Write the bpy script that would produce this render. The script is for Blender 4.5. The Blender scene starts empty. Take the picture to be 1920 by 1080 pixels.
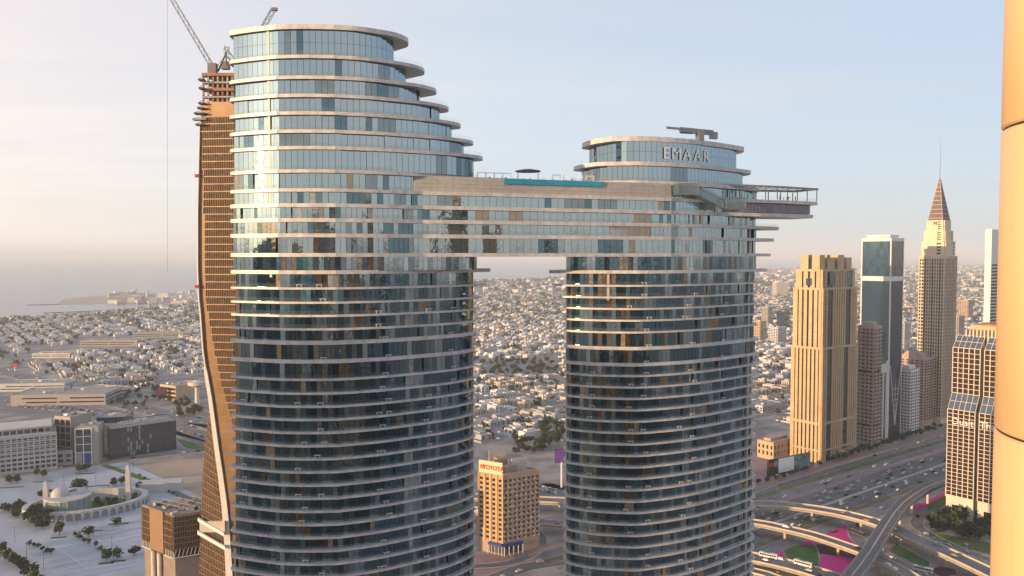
import bpy, math, random
from mathutils import Vector, Matrix
R = math.radians
rnd = random.Random(11)
scene = bpy.context.scene
col = scene.collection

# ------------------------------------------------------------------ camera, sky, sun, exposure
CAM_H, FPX, HOR = 200.0, 1500.0, 478.0
PITCH = math.atan((540 - HOR) / FPX)
cd = bpy.data.cameras.new('camera'); cam = bpy.data.objects.new('camera', cd); col.objects.link(cam)
cam.location = (0, 0, CAM_H); cam.rotation_euler = (math.pi / 2 - PITCH, 0, 0)
cd.sensor_width = 36.0; cd.lens = 36.0 * FPX / 1920.0; cd.clip_start = 0.1; cd.clip_end = 300000
scene.camera = cam
SUN_AZ, SUN_EL = R(-123), R(6.2)          # clockwise from +Y
SKY_K, SUN_K, EXPO = 0.15, 3.4, 1.08
w = bpy.data.worlds.new('World'); scene.world = w; w.use_nodes = True
nt = w.node_tree; N = nt.nodes; L = nt.links
bg = N['Background']; bg.inputs['Strength'].default_value = SKY_K
sky = N.new('ShaderNodeTexSky'); sky.sky_type = 'NISHITA'; sky.sun_disc = False
sky.sun_elevation = SUN_EL; sky.sun_rotation = SUN_AZ % (2 * math.pi)
sky.altitude = 0; sky.air_density = 1.0; sky.dust_density = 0.5; sky.ozone_density = 3.5
tc = N.new('ShaderNodeTexCoord')
sep = N.new('ShaderNodeSeparateXYZ'); L.new(tc.outputs['Generated'], sep.inputs[0])
mx = N.new('ShaderNodeMath'); mx.operation = 'MAXIMUM'; mx.inputs[1].default_value = 0.02; L.new(sep.outputs[2], mx.inputs[0])
cmb = N.new('ShaderNodeCombineXYZ'); L.new(sep.outputs[0], cmb.inputs[0]); L.new(sep.outputs[1], cmb.inputs[1]); L.new(mx.outputs[0], cmb.inputs[2])
L.new(cmb.outputs[0], sky.inputs['Vector'])
# thin high cloud veil: stretched noise on a flat cloud deck (direction / height)
mz = N.new('ShaderNodeMath'); mz.operation = 'MAXIMUM'; mz.inputs[1].default_value = 0.06; L.new(sep.outputs[2], mz.inputs[0])
dv = N.new('ShaderNodeVectorMath'); dv.operation = 'DIVIDE'; L.new(tc.outputs['Generated'], dv.inputs[0])
cz = N.new('ShaderNodeCombineXYZ')
for i in range(3): L.new(mz.outputs[0], cz.inputs[i])
L.new(cz.outputs[0], dv.inputs[1])
mp = N.new('ShaderNodeMapping'); mp.inputs['Scale'].default_value = (0.45, 1.0, 1.0); mp.inputs['Rotation'].default_value = (0, 0, 0.4); L.new(dv.outputs[0], mp.inputs[0])
nz = N.new('ShaderNodeTexNoise'); nz.inputs['Scale'].default_value = 0.55; nz.inputs['Detail'].default_value = 7; nz.inputs['Roughness'].default_value = 0.55; nz.inputs['Distortion'].default_value = 0.5
L.new(mp.outputs[0], nz.inputs['Vector'])
rp = N.new('ShaderNodeValToRGB'); rp.color_ramp.elements[0].position = 0.3; rp.color_ramp.elements[0].color = (0.72, 0.72, 0.72, 1)
rp.color_ramp.elements[1].position = 0.75; rp.color_ramp.elements[1].color = (0.92, 0.92, 0.92, 1)
L.new(nz.outputs['Fac'], rp.inputs[0])
mixc = N.new('ShaderNodeMix'); mixc.data_type = 'RGBA'
zf = N.new('ShaderNodeMapRange'); zf.inputs['From Min'].default_value = 0.15; zf.inputs['From Max'].default_value = 0.9; zf.inputs['To Min'].default_value = 1.0; zf.inputs['To Max'].default_value = 0.35; L.new(mx.outputs[0], zf.inputs['Value'])
fm_ = N.new('ShaderNodeMath'); fm_.operation = 'MULTIPLY'; L.new(rp.outputs[0], fm_.inputs[0]); L.new(zf.outputs[0], fm_.inputs[1])   # the veil thins towards the zenith
L.new(fm_.outputs[0], mixc.inputs['Factor']); L.new(sky.outputs[0], mixc.inputs['A'])
# the veil is lit by the low sun: warmer and brighter towards it, cooler opposite
dt = N.new('ShaderNodeVectorMath'); dt.operation = 'DOT_PRODUCT'; L.new(tc.outputs['Generated'], dt.inputs[0])
dt.inputs[1].default_value = (math.sin(SUN_AZ) * math.cos(SUN_EL), math.cos(SUN_AZ) * math.cos(SUN_EL), math.sin(SUN_EL))
ma = N.new('ShaderNodeMapRange'); ma.inputs['From Min'].default_value = -1; ma.inputs['From Max'].default_value = 1; L.new(dt.outputs['Value'], ma.inputs['Value'])
vr = N.new('ShaderNodeValToRGB'); L.new(ma.outputs[0], vr.inputs[0]); el = vr.color_ramp.elements
el[0].position = 0; el[0].color = (0.54, 0.57, 0.64, 1); el[1].position = 1; el[1].color = (0.82, 0.70, 0.62, 1)
k_ = el.new(0.25); k_.color = (0.68, 0.71, 0.755, 1); k_ = el.new(0.5); k_.color = (0.97, 0.855, 0.80, 1)
ml_ = N.new('ShaderNodeVectorMath'); ml_.operation = 'SCALE'; ml_.inputs['Scale'].default_value = 3.7; L.new(vr.outputs[0], ml_.inputs[0])
L.new(ml_.outputs[0], mixc.inputs['B'])
# aureole of forward scattered light round the low sun
cl = N.new('ShaderNodeMath'); cl.operation = 'MAXIMUM'; cl.inputs[1].default_value = 0.0; L.new(dt.outputs['Value'], cl.inputs[0])
pw = N.new('ShaderNodeMath'); pw.operation = 'POWER'; pw.inputs[1].default_value = 22.0; L.new(cl.outputs[0], pw.inputs[0])
au = N.new('ShaderNodeVectorMath'); au.operation = 'SCALE'; au.inputs[0].default_value = (4.8, 3.8, 2.5); L.new(pw.outputs[0], au.inputs['Scale'])
ad = N.new('ShaderNodeVectorMath'); ad.operation = 'ADD'; L.new(mixc.outputs['Result'], ad.inputs[0]); L.new(au.outputs[0], ad.inputs[1])
L.new(ad.outputs[0], bg.inputs['Color'])
sd = bpy.data.lights.new('sun', 'SUN'); sun = bpy.data.objects.new('sun', sd); col.objects.link(sun)
sd.energy = SUN_K; sd.angle = R(0.5); sd.color = (1.0, 0.64, 0.33)
sv = Vector((math.sin(SUN_AZ) * math.cos(SUN_EL), math.cos(SUN_AZ) * math.cos(SUN_EL), math.sin(SUN_EL)))
sun.rotation_euler = sv.to_track_quat('Z', 'Y').to_euler(); sun.location = (0, 0, 900)
vs = scene.view_settings; vs.view_transform = 'Standard'; vs.look = 'None'; vs.exposure = EXPO; vs.gamma = 1.0; vs.use_curve_mapping = False
scene.render.engine = 'CYCLES'
cy = scene.cycles
cy.use_denoising = True; cy.max_bounces = 6; cy.diffuse_bounces = 2; cy.glossy_bounces = 4; cy.transmission_bounces = 3
cy.transparent_max_bounces = 8; cy.volume_bounces = 1; cy.caustics_reflective = False; cy.caustics_refractive = False
cy.sample_clamp_indirect = 6.0; cy.use_adaptive_sampling = True; cy.adaptive_threshold = 0.02

# ------------------------------------------------------------------ pixel helpers (photo pixels -> places in the world)
def ray(px, py):
    a, b = (px - 960) / FPX, (540 - py) / FPX
    c, s = math.cos(PITCH), math.sin(PITCH)
    return Vector((a, c + b * s, -s + b * c))
def G(px, py, z=0.0):
    d = ray(px, py); t = (z - CAM_H) / d.z
    return Vector((d.x * t, d.y * t, z))
def W(px, py, y):
    d = ray(px, py); t = y / d.y
    return Vector((d.x * t, y, CAM_H + d.z * t))

# ------------------------------------------------------------------ materials
MATS = {}
def mat(name, c, rough=0.7, metal=0.0, var=0.15, scale=0.2, ior=1.45, c2=None, bump=0.0, bscale=1.0, tint=None, stretch=None, alpha=1.0, emit=None):
    if name in MATS: return MATS[name]
    m = bpy.data.materials.new(name); m.use_nodes = True; MATS[name] = m
    t = m.node_tree; p = t.nodes['Principled BSDF']
    p.inputs['Roughness'].default_value = rough; p.inputs['Metallic'].default_value = metal; p.inputs['IOR'].default_value = ior
    p.inputs['Alpha'].default_value = alpha
    if tint: p.inputs['Specular Tint'].default_value = (*tint, 1)
    if emit: p.inputs['Emission Color'].default_value = (*emit[:3], 1); p.inputs['Emission Strength'].default_value = emit[3]
    geo = t.nodes.new('ShaderNodeNewGeometry'); src = geo.outputs['Position']
    if stretch:
        mpp = t.nodes.new('ShaderNodeMapping'); mpp.inputs['Scale'].default_value = stretch; t.links.new(src, mpp.inputs[0]); src = mpp.outputs[0]
    if var > 0 or c2:
        n = t.nodes.new('ShaderNodeTexNoise'); n.inputs['Scale'].default_value = scale; n.inputs['Detail'].default_value = 6; n.inputs['Roughness'].default_value = 0.65
        t.links.new(src, n.inputs['Vector'])
        r = t.nodes.new('ShaderNodeValToRGB'); a = c; b = c2 or tuple(min(1, x * (1 + var)) for x in c)
        if not c2: a = tuple(x * (1 - var) for x in c)
        r.color_ramp.elements[0].position = 0.34; r.color_ramp.elements[1].position = 0.66
        r.color_ramp.elements[0].color = (*a, 1); r.color_ramp.elements[1].color = (*b, 1)
        t.links.new(n.outputs['Fac'], r.inputs[0]); t.links.new(r.outputs[0], p.inputs['Base Color'])
    else: p.inputs['Base Color'].default_value = (*c, 1)
    if bump > 0:
        n2 = t.nodes.new('ShaderNodeTexNoise'); n2.inputs['Scale'].default_value = bscale; n2.inputs['Detail'].default_value = 3
        t.links.new(src, n2.inputs['Vector'])
        b = t.nodes.new('ShaderNodeBump'); b.inputs['Strength'].default_value = 1.0; b.inputs['Distance'].default_value = bump
        t.links.new(n2.outputs['Fac'], b.inputs['Height']); t.links.new(b.outputs[0], p.inputs['Normal'])
    return m
GL = [mat('glass_clear', (0.008, 0.022, 0.034), 0.02, ior=4.8, var=0.5, scale=0.08, bump=0.02, bscale=0.5, tint=(0.74, 0.92, 1.0)),
      mat('glass_curtained', (0.040, 0.052, 0.062), 0.04, ior=2.9, var=0.4, scale=0.3, bump=0.014, bscale=0.5, tint=(0.72, 0.90, 1.0)),
      mat('glass_deep', (0.003, 0.014, 0.026), 0.02, ior=2.6, var=0.5, scale=0.2, bump=0.03, bscale=0.6, tint=(0.50, 0.82, 1.0))]
GL += [mat('glass_beige_blind', (0.26, 0.19, 0.12), 0.05, ior=2.2, var=0.35, scale=0.6, bump=0.02, bscale=0.6),
       mat('glass_warm_reflect', (0.05, 0.034, 0.020), 0.03, ior=3.0, var=0.6, scale=0.7, bump=0.03, bscale=0.8, tint=(1.0, 0.90, 0.76)),  # brown base and tint stand in for warm golden reflections
       mat('glass_teal', (0.012, 0.07, 0.095), 0.03, ior=2.6, var=0.5, scale=0.4, bump=0.02, bscale=0.6, tint=(0.7, 0.95, 1.0)),
       mat('glass_pale_blind', (0.22, 0.24, 0.25), 0.05, ior=2.4, var=0.3, scale=0.5, bump=0.02, bscale=0.6)]
M_RAIL = mat('railing_glass', (0.30, 0.38, 0.40), 0.05, ior=1.7, var=0.0, alpha=0.10)
M_SLAB = mat('fascia_cladding', (0.53, 0.515, 0.50), 0.35, var=0.2, scale=0.5)
M_SOFFIT = mat('dark_core', (0.02, 0.022, 0.024), 0.6, var=0.2)
M_PIER = mat('pier_cladding', (0.40, 0.37, 0.33), 0.4, var=0.12, scale=0.3)
M_POLISH = mat('polished_cladding', (0.27, 0.175, 0.065), 0.19, 0.95, var=0.05)
M_STONE = mat('bridge_stone', (0.40, 0.385, 0.365), 0.6, var=0.1, scale=0.4)
M_POOL = mat('pool_wall', (0.015, 0.26, 0.42), 0.15, var=0.15, scale=0.15)
M_WATERP = mat('pool_water', (0.02, 0.30, 0.42), 0.05, var=0.1, bump=0.02, bscale=1.5)
M_METAL = mat('grey_metal', (0.22, 0.235, 0.25), 0.4, 0.5, var=0.1)
M_DARK = mat('dark_metal', (0.035, 0.037, 0.04), 0.5, 0.2, var=0.2)
M_WHITE = mat('white_paint', (0.72, 0.70, 0.67), 0.55, var=0.08, scale=0.5)
M_RED = mat('red_paint', (0.45, 0.03, 0.03), 0.5, var=0.1)
M_BRONZE = mat('bronze_panel', (0.24, 0.155, 0.085), 0.36, 0.55, var=0.15, scale=0.15)
M_BRONZED = mat('bronze_louvre', (0.30, 0.20, 0.12), 0.45, 0.4, var=0.2, scale=0.4)
M_CONC = mat('raw_concrete', (0.36, 0.345, 0.33), 0.85, var=0.25, scale=0.3)
M_ORANGE = mat('formwork_orange', (0.30, 0.16, 0.095), 0.7, var=0.3, scale=0.5)
M_TAN = mat('tan_cladding', (0.72, 0.48, 0.25), 0.42, var=0.09, scale=2.2, stretch=(1, 1, 0.06), bump=0.0015, bscale=1.5)
M_SANDST = mat('sandstone', (0.52, 0.38, 0.22), 0.7, var=0.12, scale=0.1)
M_PINKST = mat('pink_stone', (0.46, 0.34, 0.28), 0.75, var=0.12, scale=0.1)
M_PALE = mat('pale_render', (0.60, 0.56, 0.50), 0.8, var=0.12, scale=0.1)
M_WIN = mat('window_glass', (0.012, 0.016, 0.02), 0.05, ior=2.0, var=0.4, scale=0.5, bump=0.01, bscale=0.4)
M_TEAL = mat('teal_glass', (0.006, 0.034, 0.065), 0.03, ior=2.6, var=0.3, scale=0.03, bump=0.02, bscale=0.2, tint=(0.75, 0.92, 1.0))
M_ROOF = mat('roof_gravel', (0.34, 0.32, 0.30), 0.9, var=0.25, scale=0.2)
M_ASPH = mat('asphalt', (0.13, 0.137, 0.15), 0.85, var=0.25, scale=0.06)
M_ASPHL = mat('old_asphalt', (0.185, 0.19, 0.20), 0.85, var=0.25, scale=0.05)
M_MARK = mat('road_marking', (0.62, 0.62, 0.60), 0.7, var=0.2, scale=0.5)
M_KERB = mat('kerb_stone', (0.42, 0.40, 0.36), 0.8, var=0.15)
M_CURB2 = mat('parapet_concrete', (0.56, 0.48, 0.38), 0.75, var=0.12, scale=0.3)
M_MAGENTA = mat('magenta_flowers', (0.62, 0.03, 0.27), 0.9, var=0.25, scale=0.5, bump=0.1, bscale=2)
M_PLUM = mat('plum_ground', (0.07, 0.025, 0.04), 0.9, var=0.4, scale=0.4)
M_LAWN = mat('lawn', (0.055, 0.15, 0.028), 0.9, var=0.3, scale=0.15)
M_PINKP = mat('pink_paving', (0.30, 0.20, 0.20), 0.85, var=0.2, scale=0.2)
M_SAND = mat('sand_lot', (0.42, 0.33, 0.25), 0.95, var=0.15, scale=0.03)
M_PLAZA = mat('plaza_paving', (0.41, 0.45, 0.51), 0.8, var=0.18, scale=0.02)
M_BARK = mat('bark', (0.10, 0.07, 0.05), 0.9, var=0.3, scale=2)
LEAF = [mat('leaf_green', (0.028, 0.058, 0.020), 0.8, var=0.5, scale=0.4), mat('leaf_olive', (0.055, 0.075, 0.026), 0.8, var=0.5, scale=0.4),
        mat('leaf_dark', (0.020, 0.042, 0.020), 0.8, var=0.5, scale=0.4)]

# ------------------------------------------------------------------ object helpers
WL = {}                                   # world location of each parent
def link(o, parent=None):
    col.objects.link(o)
    if parent is not None: o.parent = parent
    return o
def thing(name, label, cat, loc, group=None):
    o = bpy.data.objects.new(name, None); col.objects.link(o); o.location = loc; o.empty_display_size = 0.5
    WL[o] = Vector(loc); o['label'] = label; o['category'] = cat
    if group: o['group'] = group
    return o
def tag(o, label=None, cat=None, group=None, kind=None):
    if label: o['label'] = label
    if cat: o['category'] = cat
    if group: o['group'] = group
    if kind: o['kind'] = kind
    return o
class MB:
    def __init__(s): s.v = []; s.f = []; s.m = []
    def add(s, vs, fs, mi=0):
        k = len(s.v); s.v += [tuple(x) for x in vs]; s.f += [tuple(i + k for i in f) for f in fs]; s.m += [mi] * len(fs); return s
    def quad(s, a, b, c, d, mi=0): return s.add([a, b, c, d], [(0, 1, 2, 3)], mi)
    def box(s, c, sx, sy, sz, rot=0.0, mi=0):       # c = centre of the base
        ca, sa = math.cos(rot), math.sin(rot); vs = []
        for z in (0, sz):
            for x, y in ((-1, -1), (1, -1), (1, 1), (-1, 1)):
                X, Y = x * sx / 2, y * sy / 2
                vs.append((c[0] + X * ca - Y * sa, c[1] + X * sa + Y * ca, c[2] + z))
        return s.add(vs, [(3, 2, 1, 0), (4, 5, 6, 7), (0, 1, 5, 4), (1, 2, 6, 5), (2, 3, 7, 6), (3, 0, 4, 7)], mi)
    def obox(s, o, u, v, n, mi=0):                  # corner + three edge vectors
        o, u, v, n = Vector(o), Vector(u), Vector(v), Vector(n)
        vs = [o, o + u, o + u + v, o + v, o + n, o + u + n, o + u + v + n, o + v + n]
        fs = [(3, 2, 1, 0), (4, 5, 6, 7), (0, 1, 5, 4), (1, 2, 6, 5), (2, 3, 7, 6), (3, 0, 4, 7)]
        if u.cross(v).dot(n) < 0: fs = [tuple(reversed(f)) for f in fs]
        return s.add(vs, fs, mi)
    def prism(s, out, z0, z1, mi=0, top=None, cap=True):
        n = len(out); vs = [(p[0], p[1], z0) for p in out] + [(p[0], p[1], z1) for p in out]
        fs = [(i, (i + 1) % n, n + (i + 1) % n, n + i) for i in range(n)]
        s.add(vs, fs, mi)
        if cap:
            s.add(vs[n:], [tuple(range(n))], mi if top is None else top); s.add(vs[:n], [tuple(range(n - 1, -1, -1))], mi)
        return s
    def bar(s, a, b, r, sides=5, r2=None, mi=0):
        a, b = Vector(a), Vector(b); d = (b - a)
        if d.length < 1e-6: return s
        q = d.to_track_quat('Z', 'Y'); r2 = r if r2 is None else r2; vs = []
        for p, rr in ((a, r), (b, r2)):
            for i in range(sides):
                t = 2 * math.pi * (i + 0.5) / sides; vs.append(p + q @ Vector((math.cos(t) * rr, math.sin(t) * rr, 0)))
        fs = [(i, (i + 1) % sides, sides + (i + 1) % sides, sides + i) for i in range(sides)] + [tuple(range(sides - 1, -1, -1)), tuple(range(sides, 2 * sides))]
        return s.add(vs, fs, mi)
    def lathe(s, c, prof, sides=12, mi=0):
        vs = []; k = len(prof)
        for r, z in prof:
            for i in range(sides):
                t = 2 * math.pi * i / sides; vs.append((c[0] + r * math.cos(t), c[1] + r * math.sin(t), c[2] + z))
        fs = [(j * sides + i, j * sides + (i + 1) % sides, (j + 1) * sides + (i + 1) % sides, (j + 1) * sides + i) for j in range(k - 1) for i in range(sides)]
        fs += [tuple(range(sides - 1, -1, -1)), tuple(range((k - 1) * sides, k * sides))]
        return s.add(vs, fs, mi)
    def strip(s, pts, off0, off1, z0, z1=None, mi=0, closed=False):   # flat ribbon or (z1) upright solid between two lateral offsets
        l = offset_line(pts, off0, closed); r = offset_line(pts, off1, closed); n = len(pts)
        rng = range(n if closed else n - 1)
        for i in rng:
            j = (i + 1) % n
            za, zb = (pts[i][2] if len(pts[i]) > 2 else 0), (pts[j][2] if len(pts[j]) > 2 else 0)
            A, B, C_, D_ = (l[i][0], l[i][1], za + z0), (r[i][0], r[i][1], za + z0), (r[j][0], r[j][1], zb + z0), (l[j][0], l[j][1], zb + z0)
            if z1 is None: s.quad(A, B, C_, D_, mi)
            else:
                up = [(p[0], p[1], p[2] + z1 - z0) for p in (A, B, C_, D_)]
                s.add([A, B, C_, D_] + up, [(3, 2, 1, 0), (4, 5, 6, 7), (0, 1, 5, 4), (2, 3, 7, 6)] + ([(3, 0, 4, 7)] if not closed and i == 0 else []) + ([(1, 2, 6, 5)] if False else []), mi)
                s.add([B, C_, up[2], up[1]], [(0, 1, 2, 3)], mi); s.add([D_, A, up[0], up[3]], [(0, 1, 2, 3)], mi)
        return s
    def mesh(s, name, mats, off=(0, 0, 0), smooth=False):
        m = bpy.data.meshes.new(name); ox, oy, oz = off
        m.from_pydata([(a - ox, b - oy, c - oz) for a, b, c in s.v], [], s.f)
        for k in (mats if isinstance(mats, (list, tuple)) else [mats]): m.materials.append(k)
        if isinstance(mats, (list, tuple)) and len(mats) > 1: m.polygons.foreach_set('material_index', s.m)
        if smooth: m.polygons.foreach_set('use_smooth', [True] * len(m.polygons))
        m.update(); return m
    def build(s, name, mats, parent=None, loc=None, smooth=False):
        base = WL[parent] if parent is not None else Vector(loc or (0, 0, 0))
        o = bpy.data.objects.new(name, s.mesh(name, mats, base, smooth)); link(o, parent)
        if parent is None: o.location = base
        WL[o] = base.copy(); return o
def offset_line(pts, off, closed=False):
    n = len(pts); res = []
    for i in range(n):
        a = pts[(i - 1) % n] if (closed or i > 0) else pts[i]; b = pts[(i + 1) % n] if (closed or i < n - 1) else pts[i]
        t = Vector((b[0] - a[0], b[1] - a[1])); t.normalize()
        res.append((pts[i][0] + t.y * off, pts[i][1] - t.x * off))
    return res
def place(mesh, name, parent, mtx):       # a part that shares mesh data, placed by a world matrix
    o = bpy.data.objects.new(name, mesh); link(o, parent)
    o.matrix_local = Matrix.Translation(-WL[parent]) @ mtx if parent is not None else mtx
    return o
def crom(pts, step):
    P = [Vector(p) for p in pts]; P = [2 * P[0] - P[1]] + P + [2 * P[-1] - P[-2]]; res = []
    for i in range(1, len(P) - 2):
        a, b, c, d = P[i - 1:i + 3]; k = max(1, int((c - b).length / step))
        for j in range(k):
            t = j / k
            res.append(0.5 * ((2 * b) + (c - a) * t + (2 * a - 5 * b + 4 * c - d) * t * t + (3 * b - a - 3 * c + d) * t ** 3))
    res.append(P[-2]); return res
def resample(poly, step, closed=True):
    P = [Vector(p[:2]) for p in poly]
    if closed: P.append(P[0])
    res = []
    for a, b in zip(P, P[1:]):
        k = max(1, round((b - a).length / step))
        res += [a + (b - a) * (j / k) for j in range(k)]
    if not closed: res.append(P[-1])
    return res
def unit_box(name, m):                    # x width 1, y thickness 1 (front face at y=-0.5), z height 1, base at 0
    return MB().box((0, 0, 0), 1, 1, 1).mesh(name, m)
def frame(o, t, n, sx, sy, sz, tx=0.0, tz=0.0):   # place a unit box at o: t = width direction, n = outward normal
    t = Vector((t[0], t[1], 0)).normalized(); n = Vector((n[0], n[1], 0)).normalized()
    m = Matrix(((t.x, -n.x, 0, o[0]), (t.y, -n.y, 0, o[1]), (0, 0, 1, o[2]), (0, 0, 0, 1)))
    c = Matrix.Translation((0, 0, sz / 2))
    return m @ c @ Matrix.Rotation(tx, 4, 'X') @ Matrix.Rotation(tz, 4, 'Z') @ c.inverted() @ Matrix.Diagonal((sx, sy, sz, 1))
def text_mesh(body, size, extrude, m, bold=0.0):
    c = bpy.data.curves.new('lettering', 'FONT'); c.body = body; c.size = size; c.extrude = extrude; c.offset = bold; c.align_x = 'CENTER'; c.resolution_u = 3
    o = bpy.data.objects.new('lettering', c); col.objects.link(o); bpy.context.view_layer.update()
    me = bpy.data.meshes.new_from_object(o.evaluated_get(bpy.context.evaluated_depsgraph_get()))
    bpy.data.objects.remove(o); me.materials.clear(); me.materials.append(m); return me
def text_frame(o, t, n):                  # text lies in XY, faces +Z: map X->t, Y->up, Z->n
    t = Vector(t).normalized(); n = Vector(n).normalized(); u = n.cross(t)
    return Matrix(((t.x, u.x, n.x, o[0]), (t.y, u.y, n.y, o[1]), (t.z, u.z, n.z, o[2]), (0, 0, 0, 1)))

# ------------------------------------------------------------------ the setting: ground, sea, roads
GEXT = 140000.0
E2, N2 = Vector((0.79, 0.61)).normalized(), Vector((-0.61, 0.79)).normalized()   # along / across the highway
def ground_mat():
    m = mat('urban_ground', (0.30, 0.29, 0.28), 0.95, scale=0.004, c2=(0.40, 0.375, 0.35))
    t = m.node_tree; p = t.nodes['Principled BSDF']; geo = t.nodes.new('ShaderNodeNewGeometry')
    n = t.nodes.new('ShaderNodeTexNoise'); n.inputs['Scale'].default_value = 0.03; n.inputs['Detail'].default_value = 8; t.links.new(geo.outputs['Position'], n.inputs['Vector'])
    r = t.nodes.new('ShaderNodeValToRGB'); r.color_ramp.elements[0].position = 0.40; r.color_ramp.elements[0].color = (0.10, 0.10, 0.105, 1)
    r.color_ramp.elements[1].position = 0.58; r.color_ramp.elements[1].color = (1, 1, 1, 1); t.links.new(n.outputs['Fac'], r.inputs[0])
    mm = t.nodes.new('ShaderNodeMix'); mm.data_type = 'RGBA'; mm.blend_type = 'MULTIPLY'; mm.inputs['Factor'].default_value = 0.45
    src = p.inputs['Base Color'].links[0].from_socket
    t.links.new(src, mm.inputs['A']); t.links.new(r.outputs[0], mm.inputs['B']); t.links.new(mm.outputs['Result'], p.inputs['Base Color'])
    return m
g = MB(); e = GEXT
g.quad((-e, -e, 0), (e, -e, 0), (e, e, 0), (-e, e, 0)); tag(g.build('ground', ground_mat()), kind='structure')
coast_px = [(-900, 640), (-300, 606), (0, 596), (90, 592), (190, 584), (300, 577), (372, 568), (440, 556), (600, 542), (760, 533), (893, 528), (1000, 525), (1057, 523), (1250, 514), (1420, 507), (1650, 500), (1900, 495), (2300, 490)]
coast = [G(*p) for p in coast_px]
M_SEA = mat('sea_water', (0.05, 0.12, 0.17), 0.22, ior=1.33, var=0.15, scale=0.0004, bump=0.5, bscale=0.02, stretch=(1, 1.6, 1))
sv_ = [(p.x, p.y, 0.4) for p in coast]
sea = MB(); far = [(p.x * (GEXT * 0.98 / p.y) if p.y > 0 else p.x, GEXT * 0.98, 0.4) for p in coast]
far = [(max(-GEXT * .98, min(GEXT * .98, a)), b, c) for a, b, c in far]
for i in range(len(sv_) - 1): sea.quad(sv_[i], sv_[i + 1], far[i + 1], far[i])
sea.quad((-GEXT * .98, sv_[0][1], 0.4), sv_[0], far[0], (-GEXT * .98, GEXT * .98, 0.4))
tag(sea.build('sea', M_SEA), kind='structure')
def patch(name, px, m, z, kind='structure', world=False):
    P = [G(*p) for p in px] if not world else [Vector((p[0], p[1], 0)) for p in px]
    a = sum((P[i].x * P[(i + 1) % len(P)].y - P[(i + 1) % len(P)].x * P[i].y) for i in range(len(P)))
    if a < 0: P.reverse()
    b = MB().add([(p.x, p.y, z) for p in P], [tuple(range(len(P)))]); o = b.build(name, m); tag(o, kind=kind); return o
M_SPIT = mat('beach_sand', (0.44, 0.38, 0.32), 0.95, var=0.1, scale=0.01)
patch('sandbar', [(108, 571), (116, 563), (150, 558), (200, 554), (240, 552), (330, 549), (420, 546), (420, 572), (330, 571), (250, 566), (170, 571)], M_SPIT, 0.8)
patch('breakwater', [(50, 572), (108, 570.2), (112, 571.4), (52, 573)], mat('rock', (0.12, 0.12, 0.13), 0.9, var=0.3), 1.2)
patch('breakwater', [(80, 587), (190, 582.4), (260, 579), (262, 580.5), (190, 584), (82, 588)], MATS['rock'], 1.3)
patch('breakwater', [(880, 519), (905, 517.6), (985, 517.2), (985, 518), (905, 518.6), (880, 520)], M_SPIT, 1.2)

# ------------------------------------------------------------------ twin towers
def uv_frame(origin, ang=R(21)):
    u = Vector((math.cos(ang), math.sin(ang))); v = Vector((-math.sin(ang), math.cos(ang)))
    return Vector(origin), u, v
class Plan:
    def __init__(s, *arcs):                          # control points of the front arcs; the last two meet at the crease
        front = []; left = arcs[-2]
        for k in arcs[:-1]: front += crom(k, 0.9)[:-1]
        front += crom(arcs[-1], 0.9)
        c = (front[0] + front[-1]) / 2
        s.front_n = len(front)
        s.pts = front + [2 * c - p for p in front[1:-1]]
        s.o, s.u, s.v = uv_frame(left[-1]); s.c = c
        s.ur = (front[-1] - s.o).dot(s.u); s.vr = (front[-1] - s.o).dot(s.v)
        s.ul = (front[0] - s.o).dot(s.u)
    def outline(s, tip=None, vt=None, lext=0.0, rext=0.0, inset=0.0, cut=0.0):
        tip = s.ur if tip is None else tip; vt = s.vr if vt is None else vt; res = []
        for p in s.pts:
            d = p - s.o; U, V = d.dot(s.u), d.dot(s.v)
            if U > 0:
                wgt = (U / s.ur) ** 1.3 if U > 0 else 0
                V -= (s.vr - vt) * wgt; U *= tip / s.ur
                if rext: U += rext * max(0, (U / s.ur - 0.55) / 0.45) ** 2
            elif lext: U -= lext * max(0, (U / s.ul - 0.35) / 0.65) ** 2
            if cut and U < s.ul + cut: U = s.ul + cut + (U - s.ul - cut) * 0.25
            res.append(s.o + s.u * U + s.v * V)
        if inset:
            res = [Vector(p) for p in offset_line([(p.x, p.y) for p in res], -inset, True)]
        return res
UNIT_PANE = [unit_box('window_pane', g_) for g_ in GL]
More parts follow.
